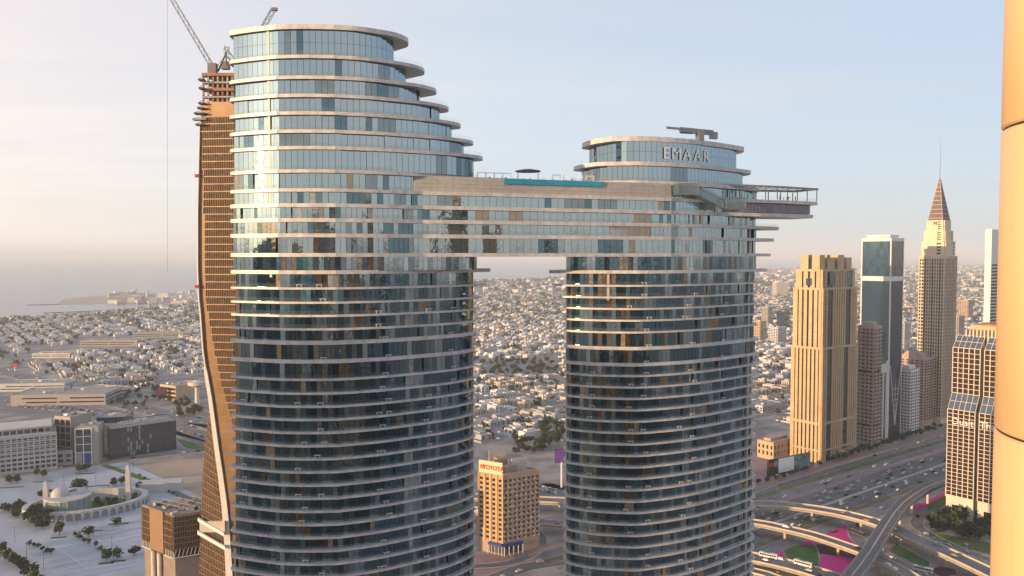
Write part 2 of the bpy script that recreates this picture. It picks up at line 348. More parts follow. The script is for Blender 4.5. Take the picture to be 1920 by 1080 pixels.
class Tower:
    def __init__(s, name, label, plan, budget):
        c = plan.c; s.plan = plan; s.root = thing(name, label, 'skyscraper', (c.x, c.y, 0)); s.left = budget; s.stuff = MB(); s.core = MB(); s.bays = rnd.choices(range(7), (3, .5, 8, .3, 1.1, .5, .15), k=137)
    def slab(s, out, z, th, name='floor_slab', rail=None, m=None):
        b = MB().prism([(p.x, p.y) for p in out], z - th / 2, z + th / 2); o = b.build(name, m or M_SLAB, s.root)
        if rail:
            rp_ = resample(offset_line([(p.x, p.y) for p in out], -0.25, True), 2.6)
            r = MB(); n = len(rp_)
            for i in range(n):
                a, q = rp_[i], rp_[(i + 1) % n]; r.quad((a.x, a.y, z + th / 2), (q.x, q.y, z + th / 2), (q.x, q.y, z + th / 2 + rail), (a.x, a.y, z + th / 2 + rail))
            r.build('balcony_railing', M_RAIL, o)
        return o
    def storey(s, out, z0, z1, step, mix, tilt, skip=None, midrail=False, jitter=0.0, single=True):
        """panes round one storey; mix = chance of (clear, curtained, deep)"""
        P = [(p.x, p.y) for p in out]
        s.core.prism(offset_line(P, -0.35 - 0.75 * jitter, True), z0, z1, cap=False)
        pts = resample_even(out, step); n = len(pts)
        depth = [0] * n; d = 0
        for i in range(n):
            if rnd.random() < 0.22: d = rnd.choice([0, 0, 0.35, 0.7]) * jitter
            depth[i] = d
        kind = 0
        for i in range(n):
            a, b = pts[i], pts[(i + 1) % n]; t = b - a; ln = t.length
            if ln < 0.3: continue
            t.normalize(); nn = Vector((t.y, -t.x)); mid = (a + b) / 2 - nn * depth[i]
            if len(mix) > 3:
                bay = s.bays[i % len(s.bays)]
                kind = bay if rnd.random() < (.38 if mix[0] < .5 else .12) else rnd.choices(range(7), mix)[0] if rnd.random() < .7 else kind
            elif rnd.random() < 0.45: kind = rnd.choices([0, 1, 2], mix)[0]
            rows = [(z0 + 0.02, z1 - 0.02)] if not midrail else [(z0 + .02, (z0 + z1) / 2 - .03), ((z0 + z1) / 2 + .03, z1 - .02)]
            for za, zb in rows:
                mtx = frame((mid.x, mid.y, za), t, nn, ln - 0.09, 0.08, zb - za, rnd.gauss(0, tilt), rnd.gauss(0, tilt))
                facing = (-mid).dot(nn) > 0
                if single and s.left > 0 and facing:
                    place(UNIT_PANE[kind], 'window_pane', s.root, mtx); s.left -= 1
                else:
                    vs = [mtx @ v.co for v in UNIT_PANE[0].vertices]
                    s.stuff.add(vs, [tuple(f.vertices) for f in UNIT_PANE[0].polygons], kind)
    def pier(s, px, z0, z1, wd, dp, out, m=None):
        # an upright on the facade where a ray through px meets the outline
        best = None
        for i, p in enumerate(out):
            q = 960 + FPX * p.x / p.y; nx = out[(i + 1) % len(out)]; t = (nx - p)
            if t.length < 1e-6: continue
            t.normalize(); nn = Vector((t.y, -t.x))
            if (-p).dot(nn) > 0 and (best is None or abs(q - px) < best[0]): best = (abs(q - px), p, t, nn)
        _, p, t, nn = best
        if m is M_POLISH: nn = (-p.normalized() + V2((sv.x, sv.y)).normalized()).normalized(); t = V2((-nn.y, nn.x))
        MB().obox((p.x - t.x * wd / 2 - nn.x * dp * .6, p.y - t.y * wd / 2 - nn.y * dp * .6, z0), (t.x * wd, t.y * wd, 0), (nn.x * dp, nn.y * dp, 0), (0, 0, z1 - z0)).build('pier', m or M_PIER, s.root)
    def finish(s):
        o = s.stuff.build('window_panes', GL, s.root); tag(o, kind='stuff')
        s.core.build('interior_core', M_SOFFIT, s.root)
def resample_even(out, step):
    P = [Vector(p[:2]) for p in out]; P.append(P[0]); res = []; acc = 0.0; nxt = 0.0
    tot = sum((b - a).length for a, b in zip(P, P[1:])); k = max(8, round(tot / step)); st = tot / k
    for a, b in zip(P, P[1:]):
        ln = (b - a).length
        while nxt <= acc + ln and len(res) < k:
            res.append(a + (b - a) * ((nxt - acc) / ln if ln else 0)); nxt += st
        acc += ln
    return res
V2 = Vector
planL = Plan([V2((-77.5, 222.6)), V2((-77.3, 219.6)), V2((-76.5, 218.6))], [V2((-76.5, 218.6)), V2((-69.6, 215.65)), V2((-62.3, 213.2))], [V2((-62.3, 213.2)), V2((-55, 212.7)), V2((-46.9, 213.2))],
             [V2((-46.9, 213.2)), V2((-37, 217.2)), V2((-28, 222.6)), V2((-18, 230.0)), V2((-12.3, 237.0)), V2((-10.9, 241.0))])
planR = Plan([V2((16.7, 257.0)), V2((17.9, 252.2)), V2((26, 248.0)), V2((37, 246.3)), V2((42, 246.9))],
             [V2((42, 246.9)), V2((52, 250.8)), V2((63, 257.0)), V2((74, 265.6)), V2((83.6, 274.0)), V2((85.4, 278.5))])
LX = lambda z: (187 - z) * (.013 if z < 187 else .007)      # slight batter of the taller tower's outer end
ZL = lambda y: W(600, y, 213.0).z
ZR = lambda y: W(1200, y, 246.6).z
BR = [17.2, 13.2, 9.25, 5.2, 0.0]                                # sky bridge floor lines above the camera height
tl = Tower('glass_tower', 'taller glass tower with stepped curved terraces, left end of the sky bridge', planL, 300)
# (slab centre y in the photo, slab tip u, wall tip u of the storey below, rail)
up = [(50, 21.9, 18.6), (106, 26.5, 22.0), (145, 30.0, 26.0), (179, 33.6, 31.8), (212, 37.2, 35.4), (246, 41.0, 39.2), (277, 43.9, 42.0), (321, 43.7, 42.5), (354, 43.7, 42.5)]
zs = [ZL(a[0]) for a in up]
zs[7] = CAM_H + 22.2; zs[8] = CAM_H + BR[0]
for i, (y, tu, wu) in enumerate(up):
    z = zs[i]; th = 1.25 if i == 0 else 0.88; vt = 7.5 if i < 7 else 10.0
    tl.slab(planL.outline(tu, vt, lext=LX(z)), z, th, 'roof_slab' if i == 0 else 'floor_slab', rail=None if i == 0 else 1.15)
    if i < len(up) - 1: znx = zs[i + 1]
    else: znx = CAM_H + BR[1]
    tl.storey(planL.outline(wu, vt, inset=0.9, lext=LX(z)), znx + 0.45, z - th / 2, 1.65, (0.86, 0.1, 0.04) if i < 7 else (0.97, 0.03, 0.0) if i < 6 else (0.84, 0.06, 0.02, 0.0, 0.06, 0.0, 0.02), R(0.12) if i < 6 else R(0.35), midrail=(i == 0), jitter=0.5 if i > 1 else 0)
brz = [CAM_H + b for b in BR[1:]]
low = [510.5, 541, 567.7, 592.5, 617.8, 643, 678, 712.3, 738.3]
low += [738.3 + 24.62 * k for k in range(1, 25)]
zl = brz + [ZL(y) for y in low]
ext = {4: 4.6, 5: 3.4, 6: 2.0, 7: 0.8}
for i, z in enumerate(zl):
    rx = ext.get(i, 0); vt = 10.0 if i < 4 else 13.6
    tl.slab(planL.outline(None, vt, rext=rx, lext=LX(z)), z, 1.0 if i < 5 or i in (9, 10) else 0.56, rail=1.1 if i not in (0, 3, 4, 9, 10) else None)
    if i < len(zl) - 1:
        tall = i in (3, 9)
        tl.storey(planL.outline(None, vt, lext=LX(z), inset=0.7 if i < 4 or tall else 1.15), zl[i + 1] + 0.27, z - 0.28, 1.45,
                  (0.78, 0.08, 0.03, 0.01, 0.08, 0.0, 0.02) if i < 4 else (0.24, 0.05, 0.58, 0.02, 0.07, 0.04, 0.01), R(0.55), jitter=0.8 if not tall else 0.2)
wo = planL.outline(inset=1.35)
for px_, z0, z1, wd in ((512, CAM_H - 6, zs[0] - .7, 0.7), (884, zl[-1], CAM_H - 1, 1.0)):
    tl.pier(px_, z0, z1, wd, 1.3, wo if wd != 1.2 else planL.outline(inset=.9), M_POLISH if wd == 1.2 else None)
MB().prism([(p.x, p.y) for p in planL.outline(inset=3)], 0, zl[-1] - 0.6).build('base_shaft', M_PIER, tl.root)
tl.finish()

tr = Tower('glass_tower', 'shorter glass tower with round glass crown and observation deck, right end of the sky bridge', planR, 300)
zr = [CAM_H + b for b in BR] + [ZR(y) for y in (510, 536, 558, 579.5, 601.4, 623.6, 653.6, 684)] + [ZR(684 + 21.4 * k) for k in range(1, 24)]
rex = {0: 0, 1: 2.0, 2: 9.0, 3: 7.0, 4: 5.6, 5: 4.2, 6: 2.4}
lex = {5: 5.0, 6: 3.2, 7: 1.6}
ZC = [CAM_H + 35.6, CAM_H + 28.0, CAM_H + 22.2]
crown = [(43.5, 9.5, 1.5), (46.5, 5.5, 1.2), (50, 1.0, 1.2)]
for i, (tu, cut, th) in enumerate(crown):
    tr.slab(planR.outline(tu * planR.ur / 51.0, 12.5, cut=cut), ZC[i], th, 'roof_slab' if i == 0 else 'floor_slab', rail=1.2 if i == 2 else None)
tr.storey(planR.outline(40.5 * planR.ur / 51, 12.0, cut=12.5, inset=0.4), ZC[1] + 0.6, ZC[0] - 0.75, 1.9, (0.97, 0.03, 0), R(0.08), midrail=True)
tr.storey(planR.outline(44 * planR.ur / 51, 12.0, cut=8.0, inset=1.0), ZC[2] + 0.6, ZC[1] - 0.6, 1.6, (0.75, 0.2, 0.05), R(0.3))
tr.storey(planR.outline(inset=1.0), CAM_H + BR[0] + 0.5, ZC[2] - 0.6, 1.6, (0.85, 0.1, 0.05), R(0.3))
for i, z in enumerate(zr):
    tr.slab(planR.outline(rext=rex.get(i, 0), lext=lex.get(i, 0)), z, 1.0 if i < 6 or i in (11, 12) else 0.56, rail=1.1 if i not in (0, 3, 4, 5, 11, 12) else None)
    if i < len(zr) - 1:
        tall = i in (4, 11)
        tr.storey(planR.outline(inset=0.7 if i < 4 or tall else 1.15), zr[i + 1] + 0.27, z - 0.28, 1.45,
                  (0.78, 0.08, 0.03, 0.01, 0.08, 0.0, 0.02) if i < 4 else (0.24, 0.05, 0.58, 0.02, 0.07, 0.04, 0.01), R(0.55), jitter=0.8 if not tall else 0.2)
wo = planR.outline(inset=1.35)
for px_, z0, z1, wd in ((1062, zr[-1], CAM_H - .5, 1.6), (1141, CAM_H - 14, CAM_H - .5, 0.8), (1404, zr[-1], CAM_H + 16, 1.0), (1385, CAM_H - 6, CAM_H + 12.6, 0.8)):
    tr.pier(px_, z0, z1, wd, 1.3, wo)
MB().prism([(p.x, p.y) for p in planR.outline(inset=3)], 0, zr[-1] - 0.6).build('base_shaft', M_PIER, tr.root)
# lettering on the crown: five separate letters, each set square to the curved glass
M_LET = mat('sign_letters', (0.72, 0.77, 0.80), 0.4, var=0.0)
co = planR.outline(40.5 * planR.ur / 51, 12.0, cut=12.5, inset=0.4)
sgn = None
for ch, px_ in zip('EMAAR', (1248, 1267, 1287, 1304, 1322)):
    best = min(((abs(960 + FPX * p.x / p.y - px_), i) for i, p in enumerate(co) if i < planR.front_n), key=lambda k: k[0])[1]
    p = co[best]; t = (co[best + 1] - p).normalized(); nn = V2((t.y, -t.x))
    place(text_mesh(ch, 5.2, 0.03, M_LET, -0.03), 'sign_letter', tr.root, text_frame((p.x + nn.x * .45, p.y + nn.y * .45, CAM_H + 29.7), (t.x, t.y, 0), (nn.x, nn.y, 0)))
tr.finish()

# observation deck running out from the right tower
u, v = planR.u, planR.v
tipR = V2((82.9, 277.0))
dk = thing('observation_deck', 'cantilevered two level terrace with open pergola beyond right tower', 'terrace', (95, 280, CAM_H + 13))
def deckpoly(t0, t1, half, taper=0.6):
    a = tipR + u * t0; b = tipR + u * t1
    return [a - v * half, a + (b - a) * .55 - v * half * .95, b - v * half * taper, b + v * half * taper, a + (b - a) * .55 + v * half * .95, a + v * half]
sh = V2((0, -1.2)) 
for nm, z, th, t1, hf in (('deck_slab', 13.4, 1.2, 21.6, 9.0), ('deck_slab', 17.9, 1.1, 23.2, 9.4), ('pergola_rim', 22.9, 0.6, 23.6, 9.4)):
    if nm == 'pergola_rim':
        o_ = deckpoly(-18, t1, hf); i_ = offset_line([(p.x, p.y) for p in o_], -0.9, True); b = MB(); n = len(o_)
        for k in range(n):
            j = (k + 1) % n
            for A, B in (((o_[k].x, o_[k].y), (o_[j].x, o_[j].y)), (i_[j], i_[k])): b.quad((*A, CAM_H + z - th / 2), (*B, CAM_H + z - th / 2), (*B, CAM_H + z + th / 2), (*A, CAM_H + z + th / 2))
            for zz in (-th / 2, th / 2): b.quad((o_[k].x, o_[k].y, CAM_H + z + zz), (o_[j].x, o_[j].y, CAM_H + z + zz), (*i_[j], CAM_H + z + zz), (*i_[k], CAM_H + z + zz))
        b.build(nm, M_METAL, dk)
    else: MB().prism([(p.x, p.y) for p in deckpoly(-20, t1, hf)], CAM_H + z - th / 2, CAM_H + z + th / 2).build(nm, M_SLAB, dk)
M_LOUV = mat('lilac_screen', (0.14, 0.13, 0.17), 0.35, var=0.3, scale=0.5, ior=1.8)
MB().prism([(p.x, p.y) for p in deckpoly(-20, 20.4, 8.4)], CAM_H + 14.15, CAM_H + 17.25).build('screen_backing', M_SOFFIT, dk)
sp = resample([(p.x, p.y) for p in deckpoly(-20, 20.4, 8.6)], 1.3); UB = unit_box('screen_panel', M_LOUV)
for a, b in zip(sp, sp[1:] + sp[:1]):
    t = b - a; nn = V2((t.y, -t.x)).normalized(); mid = (a + b) / 2
    if (-mid).dot(nn) > 0: place(UB, 'screen_panel', dk, frame((mid.x, mid.y, CAM_H + 14.2), t, nn, t.length - 0.12, 0.08, 3.0, 0, rnd.gauss(0, R(.6))))
for k in range(9):
    for sgn_ in (-1, 1):
        hf = 9.0 * (1 if k < 5 else 1 - (k - 4) * 0.08); p = tipR + u * (-16 + 4.8 * k) + v * hf * sgn_
        MB().bar((p.x, p.y, CAM_H + 18.55), (p.x, p.y, CAM_H + 22.55), 0.16, 6).build('pergola_post', M_DARK, dk)
for k in range(12):
    a = tipR + u * (-16 + 3.3 * k); hf = 8.6 * (1 if k < 7 else 1 - (k - 6) * 0.06)
    MB().bar((a.x - v.x * hf, a.y - v.y * hf, CAM_H + 22.95), (a.x + v.x * hf, a.y + v.y * hf, CAM_H + 22.95), 0.13, 4).build('pergola_beam', M_DARK, dk)
rl = resample([(p.x, p.y) for p in deckpoly(-6, 22.8, 9.0)], 2.0); b = MB()
for a, q in zip(rl, rl[1:] + rl[:1]): b.quad((a.x, a.y, CAM_H + 18.55), (q.x, q.y, CAM_H + 18.55), (q.x, q.y, CAM_H + 19.7), (a.x, a.y, CAM_H + 19.7))
b.build('glass_railing', M_RAIL, dk)

# ------------------------------------------------------------------ sky bridge
f0, f1, fm = V2((-27.0, 222.6)), V2((49.5, 249.2)), V2((8, 234.2))
bf = crom([f0, V2((-10, 227.6)), fm, V2((30, 241.6)), f1], 2.0)
bk = [p + V2((-math.sin(R(19)), math.cos(R(19)))) * 24 for p in bf]
bo = bf + bk[::-1]
sb = thing('sky_bridge', 'multi storey sky bridge with stone parapet linking the two glass towers', 'skybridge', (10, 245, CAM_H - .6))
def inset_front(d): return offset_line([(p.x, p.y) for p in bf], -d) 
for k, zz in enumerate(BR):
    th = 1.06
    f_ = offset_line([(p.x, p.y) for p in bf], 0.12); MB().prism(list(f_) + [(p.x, p.y) for p in bk[::-1]], CAM_H + zz - th / 2, CAM_H + zz + th / 2).build('floor_slab', M_SLAB, sb)
UPL = {}
for k in range(4):
    zt, zb = CAM_H + BR[k] - 0.53, CAM_H + BR[k + 1] + 0.53; inn = 0.8 if k in (0, 3) else 1.5
    fr = inset_front(inn); MB().prism(inset_front(inn + .4) + [(p.x, p.y) for p in [q - V2((-.3, .9)) * 1.0 for q in bk[::-1]]], zb, zt, cap=False).build('interior_core', M_SOFFIT, sb)
    pts = resample(fr, 1.7, False); kind = 0
    for a, b in zip(pts, pts[1:]):
        t = b - a; nn = V2((t.y, -t.x)).normalized(); mid = (a + b) / 2
        if rnd.random() < .4: kind = rnd.choices(range(7), (.78, .06, .03, .01, .11, .0, .01))[0]
        place(UNIT_PANE[kind], 'window_pane', sb, frame((mid.x, mid.y, zb + .02), t, nn, t.length - .09, .08, zt - zb - .04, rnd.gauss(0, R(.35)), rnd.gauss(0, R(.35))))
    if inn > 1:
        r = MB(); rr = inset_front(-.05)
        for a, b in zip(rr, rr[1:]): r.quad((*a, zb), (*b, zb), (*b, zb + 1.1), (*a, zb + 1.1))
        r.build('balcony_railing', M_RAIL, sb)
# stone parapet wall built of four courses of panels, set back a little course by course
SP = unit_box('stone_panel', M_STONE); z0 = CAM_H + BR[0] + 0.53
MB().prism(inset_front(.35) + [(p.x, p.y) for p in bk[::-1]], z0, CAM_H + 21.6).build('deck_body', M_STONE, sb)
for c in range(4):
    pts = resample(inset_front(0.05 + .08 * c), 4.2, False)
    for a, b in zip(pts, pts[1:]):
        t = b - a; nn = V2((t.y, -t.x)).normalized(); mid = (a + b) / 2 - nn * .15
        place(SP, 'stone_panel', sb, frame((mid.x, mid.y, z0 + c * 1.08 + .02), t, nn, t.length - .03, .4, 1.03))
# infinity pool on the edge
pool = thing('swimming_pool', 'turquoise infinity pool along the sky bridge edge', 'pool', (0, 233, CAM_H + 20.6))
pp = [p for p in resample([(p.x, p.y) for p in bf], 1.0, False) if -2.8 < p.x < 27.2]
pf = offset_line([(p.x, p.y) for p in pp], 0.25); pb_ = offset_line([(p.x, p.y) for p in pp], -6.0)
MB().prism(pf + pb_[::-1], CAM_H + 20.35, CAM_H + 21.85).build('pool_wall', M_POOL, pool)
MB().prism(offset_line([(p.x, p.y) for p in pp], 0.05) + offset_line([(p.x, p.y) for p in pp], -5.6)[::-1], CAM_H + 21.86, CAM_H + 21.9).build('pool_water', M_WATERP, pool)
# glass slide box on the facade
sl = thing('glass_slide', 'glass walled slide tube hanging outside the right tower facade', 'slide', (60, 250, CAM_H + 14))
M_SLG = mat('slide_glass', (0.10, 0.17, 0.18), 0.05, ior=2.2, var=0.2, scale=0.4, alpha=0.55)
pa = W(1262, 366, 249.5); pb1 = W(1300, 366, 252.0); pc = W(1352, 392, 256.0); pd = W(1388, 392, 259.0)
def tube_box(a, b, wd, h, nm, m):
    d = (b - a); t = Vector((d.x, d.y, 0)).normalized(); nn = Vector((t.y, -t.x, 0))
    return MB().obox(a - nn * wd * .2, d, nn * wd, Vector((0, 0, h))).build(nm, m, sl)
tube_box(pa, pb1, 3.4, 3.4, 'upper_box', M_SLG); tube_box(pb1, pc, 2.4, 2.8, 'slide_tube', M_SLG); tube_box(pc, pd, 3.4, 3.4, 'lower_box', M_SLG)
for a, b, h in ((pa, pb1, 3.4), (pb1, pc, 2.8), (pc, pd, 3.4)):
    d = b - a; t = Vector((d.x, d.y, 0)).normalized(); nn = Vector((t.y, -t.x, 0)) * 2.9
    for zz in (0, h): MB().bar(a + nn + Vector((0, 0, zz)), b + nn + Vector((0, 0, zz)), .13, 4).build('frame_rail', M_METAL, sl)
for a in (pa, pb1, pc, pd):
    d = pb1 - pa; t = Vector((d.x, d.y, 0)).normalized(); nn = Vector((t.y, -t.x, 0)) * 2.9
    MB().bar(a + nn, a + nn + Vector((0, 0, 3.4)), .13, 4).build('frame_post', M_METAL, sl)

# window cleaning crane on the right tower's roof
bm_ = thing('roof_crane', 'grey window cleaning crane arm on the round crown roof', 'crane', W(1312, 262, 256))
zt = CAM_H + 36.35
p0 = W(1312, 262, 256); p1 = W(1312, 246, 256)
MB().box((p0.x, p0.y, zt), 2.0, 2.0, p1.z - zt + .5, R(21)).build('mast', M_METAL, bm_)
MB().obox(W(1275, 247, 252), W(1338, 253, 258) - W(1275, 247, 252), (0, 1.6, 0), (0, 0, 1.5)).build('arm', M_METAL, bm_)
MB().obox(W(1250, 240.5, 250), W(1276, 243, 252) - W(1250, 240.5, 250), (0, 1.0, 0), (0, 0, .6)).build('arm_tip', M_METAL, bm_)
MB().obox(W(1332, 259, 257.5), W(1346, 260, 258.5) - W(1332, 259, 257.5), (0, 2, 0), (0, 0, 2.1)).build('counterweight', M_METAL, bm_)
MB().bar(W(1276, 249, 252), W(1298, 250, 254), .25, 5).build('strut', M_DARK, bm_)

# ------------------------------------------------------------------ bronze tower under construction, behind
def interp(tab, y):
    if y <= tab[0][0]: return tab[0][1]
    for (a, p), (b, q) in zip(tab, tab[1:]):
        if y <= b: return p + (q - p) * (y - a) / (b - a)
    return tab[-1][1]
DB = 385.0
finT = [(130, 381), (240, 375.5), (300, 374), (400, 372), (500, 372), (560, 374), (584, 377), (656, 382), (700, 388), (747, 396), (800, 403), (839, 408), (887, 415), (944, 422.5), (992, 427), (1041, 430), (1100, 433), (1500, 440)]
lefT = [(130, 386), (560, 380), (747, 400), (771, 396.5), (848, 386.5), (920, 382), (1021, 379), (1100, 377), (1500, 372)]
latT = [(130, 383), (250, 383), (560, 385), (600, 392), (640, 397), (680, 405), (720, 414), (760, 424), (800, 436), (900, 452), (1500, 470)]
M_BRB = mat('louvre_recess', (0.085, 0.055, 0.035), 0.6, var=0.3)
bz = thing('bronze_tower', 'twisting bronze clad tower under construction behind the left glass tower', 'skyscraper', (-140, 395, 0))
def bsec(y):
    F = W(interp(finT, y), y, DB); Rr = W(486, y, DB - 4); Lr = W(interp(lefT, y), y, DB + 22); return F, Rr, Lr
ystep = 14.05; rows = []
y = 192.0
while y < 1110: rows.append(y); y += ystep
for k, (ya, yb) in enumerate(zip(rows, rows[1:])):
    Fa, Ra, La = bsec(ya); Fb, Rb, Lb = bsec(yb)
    bk_ = Vector((0, 30, 0))
    zA, zB = Fa.z, Fb.z
    sec = lambda F, Rr, Lr, z: [(F.x, F.y, z), (Rr.x, Rr.y, z), (Rr.x, Rr.y + 34, z), (Lr.x, Lr.y + 8, z), (Lr.x, Lr.y, z)]
    ring_t, ring_b = sec(Fa, Ra, La, zA), sec(Fb, Rb, Lb, zB)
    st = MB(); n = 5
    st.add(ring_b + ring_t, [(i, (i + 1) % n, n + (i + 1) % n, n + i) for i in range(n)] + ([tuple(range(n, 2 * n))] if k == 0 else []))
    st.build('storey_panel', M_BRONZE, bz)
    lou = MB()
    # lattice on the face towards the right
    def face_lattice(Pa, Pb, Qa, Qb, from_px, nb, proud):
        lou_pts = []
        for i in range(nb + 1):
            t = i / nb; A = Pa.lerp(Qa, t); B = Pb.lerp(Qb, t)
            if 960 + FPX * A.x / A.y < from_px: continue
            lou_pts.append((A, B))
        if len(lou_pts) < 2: return
        d = (Qa - Pa); d.z = 0; d.normalize(); nn = Vector((d.y, -d.x, 0)) * proud
        A0, B0 = lou_pts[0]; A1, B1 = lou_pts[-1]; A0, A1 = [Vector((p.x, p.y, zA)) for p in (A0, A1)]; B0, B1 = [Vector((p.x, p.y, zB)) for p in (B0, B1)]
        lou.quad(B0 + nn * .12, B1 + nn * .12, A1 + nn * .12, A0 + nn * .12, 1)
        for A, B in lou_pts:
            a_ = Vector((A.x, A.y, zA - .25)); b_ = Vector((B.x, B.y, zB + .1)); lou.bar(b_ + nn * .55, a_ + nn * .55, .19, 4)
        lou.obox(B0 + nn * .1, B1 - B0, nn, (0, 0, .45))
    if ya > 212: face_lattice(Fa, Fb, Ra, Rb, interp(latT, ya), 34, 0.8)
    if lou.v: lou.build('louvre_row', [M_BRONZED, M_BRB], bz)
    lou = MB()
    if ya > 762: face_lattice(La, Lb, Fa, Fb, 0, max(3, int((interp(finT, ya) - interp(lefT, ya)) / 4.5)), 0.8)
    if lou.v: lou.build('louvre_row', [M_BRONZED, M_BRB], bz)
fin = MB(); prev = None
for y in [130 + 15 * k for k in range(66)]:
    F = bsec(y)[0]; ww = 0.36 if y < 700 else 0.9 + (y - 700) / 400
    a = F + Vector((-ww, -1.3, 0)); b = F + Vector((ww * .8, -1.3, 0)); c = F + Vector((ww * .8, .6, 0)); d = F + Vector((-ww, .6, 0))
    if prev:
        if y > 240: fin.add(list(prev) + [a, b, c, d], [(4, 5, 1, 0), (5, 6, 2, 1), (6, 7, 3, 2), (7, 4, 0, 3)])
    prev = (a, b, c, d)
fin.build('edge_fin', M_WHITE, bz)
for y in (972, 996):
    La, Fa = bsec(y)[2], bsec(y)[0]; d = (Fa - La)
    MB().obox(La + Vector((-1.5, -2.5, 0)), Vector((d.x, d.y, 0)) + Vector((1, 0, 0)), Vector((.6, -2, 0)), (0, 0, 1.6)).build('white_band', M_WHITE, bz)
La, Fa = bsec(994)[2], bsec(994)[0]; MB().obox(La + Vector((-.9, -1.5, 0)), Fa - La, Vector((.6, -1.6, 0)), (0, 0, 5.2)).build('plain_band', M_PIER, bz)
# raw floors, formwork and outrigger platforms at the top
for k, y in enumerate((140, 154, 168, 181, 192)):
    F = W(379 if k else 378, y, DB); Rr = W(486, y - 12, DB)
    MB().prism([(F.x, F.y), (Rr.x, Rr.y), (Rr.x, Rr.y + 32), (F.x + 3, F.y + 30)], F.z - .5, F.z + (.9 if k in (0, 2) else .3)).build('raw_floor', M_ORANGE if k in (0, 2) else M_CONC, bz)
    if k:
        for j in range(7):
            c = W(381 + j * 9, y, DB + 1); MB().box((c.x, c.y + .5, F.z), .8, .8, 3.6).build('raw_column', M_CONC if j % 2 else M_ORANGE, bz)
for px_, y, l in ((363, 226, 6.5), (366, 215, 5), (369, 236, 3.5), (372, 205, 3), (374, 196, 2.5), (374, 152, 2.5), (375, 168, 2)):
    p = W(px_, y, DB - 1); MB().box((p.x + l / 2, p.y, p.z), l, 3.5, .8).build('loading_platform', M_DARK if y != 226 else M_METAL, bz)
    MB().bar((p.x + .3, p.y - 1.5, p.z + .8), (p.x + l, p.y - 1.5, p.z + 1.9), .12, 4).build('platform_rail', M_DARK, bz)
for y in (333, 540):
    p = W(371, y, DB); MB().box((p.x, p.y - 1, p.z), 1.6, 1.6, 1.5).build('warning_light', M_RED, bz)
def lattice_boom(root, a, b, wd, seg, m, nm):
    a, b = Vector(a), Vector(b); d = (b - a).normalized(); side = d.cross(Vector((0, 1, 0))).normalized() * wd / 2; dep = Vector((0, wd / 2, 0)); bo_ = MB()
    cs = [side + dep, side - dep, -side - dep, -side + dep]; n = max(2, int((b - a).length / seg))
    for c in cs: bo_.bar(a + c, b + c, wd * .07, 4)
    for i in range(n):
        p, q = a.lerp(b, i / n), a.lerp(b, (i + 1) / n)
        for j in range(4):
            c0, c1 = cs[j], cs[(j + 1) % 4]; bo_.bar(p + (c0 if i % 2 else c1), q + (c1 if i % 2 else c0), wd * .05, 3)
    return bo_.build(nm, m, root)
M_CR = mat('crane_steel', (0.16, 0.155, 0.15), 0.55, 0.3, var=0.2)
top_z = W(400, 133, DB).z
c1 = thing('tower_crane', 'long luffing tower crane jib rising left above the bronze tower', 'crane', W(401, 136, DB + 6))
a, b = W(402, 133, DB + 6), W(320, -6, DB + 6)
lattice_boom(c1, a, b, 1.7, 2.4, M_CR, 'jib')
MB().box(W(399, 137, DB + 6) - Vector((0, 0, 2)), 4, 3, 6.5).build('cab', M_CR, c1)
MB().bar(W(328, 0, DB + 6), W(405, 128, DB + 6), .10, 4).build('pendant_rope', M_CR, c1)
MB().bar(W(314, -14, DB + 6), W(314, 512, DB + 6), .07, 4).build('hoist_rope', M_CR, c1)
MB().bar(b, W(314, -14, DB + 6), .3, 4).build('jib_head', M_CR, c1)
MB().bar(W(409, 134, DB + 6), W(424, 99, DB + 6), .45, 5).build('back_strut', M_CR, c1)
MB().bar(W(424, 99, DB + 6), W(424, 124, DB + 6), .3, 5).build('tower_head', M_CR, c1)
MB().bar(W(402, 133, DB + 6), W(424, 100, DB + 6), .12, 4).build('stay_rope', M_CR, c1)
c2 = thing('tower_crane', 'second crane with dark jib tip just left of the glass tower roof', 'crane', W(424, 126, DB + 14))
MB().box(W(423, 130, DB + 14), 3.6, 3.2, 3.6).build('cab', M_CR, c2)
MB().bar(W(424, 130, DB + 14), W(424, 97, DB + 14), .5, 5).build('mast', M_CR, c2)
lattice_boom(c2, W(424, 97, DB + 14), W(436, 112, DB + 14), 2.2, 2, M_CR, 'counter_jib')
lattice_boom(c2, W(424, 97, DB + 14), W(426, 87, DB + 14), 1.8, 1.6, M_CR, 'jib')
c3 = thing('tower_crane', 'crane jib peeking above the roof of the taller glass tower', 'crane', W(470, 130, DB + 20))
MB().bar(W(480, 130, DB + 20), W(488, 60, DB + 20), .8, 5).build('mast', M_CR, c3)
lattice_boom(c3, W(488, 60, DB + 20), W(513, 18, DB + 20), 1.9, 2, M_CR, 'jib')
MB().bar(W(486, 58, DB + 20), W(508, 18, DB + 20), .12, 4).build('pendant_rope', M_CR, c3)
MB().box(W(515, 20, DB + 20), 2.6, 2, 1.4).build('jib_head', M_CR, c3)

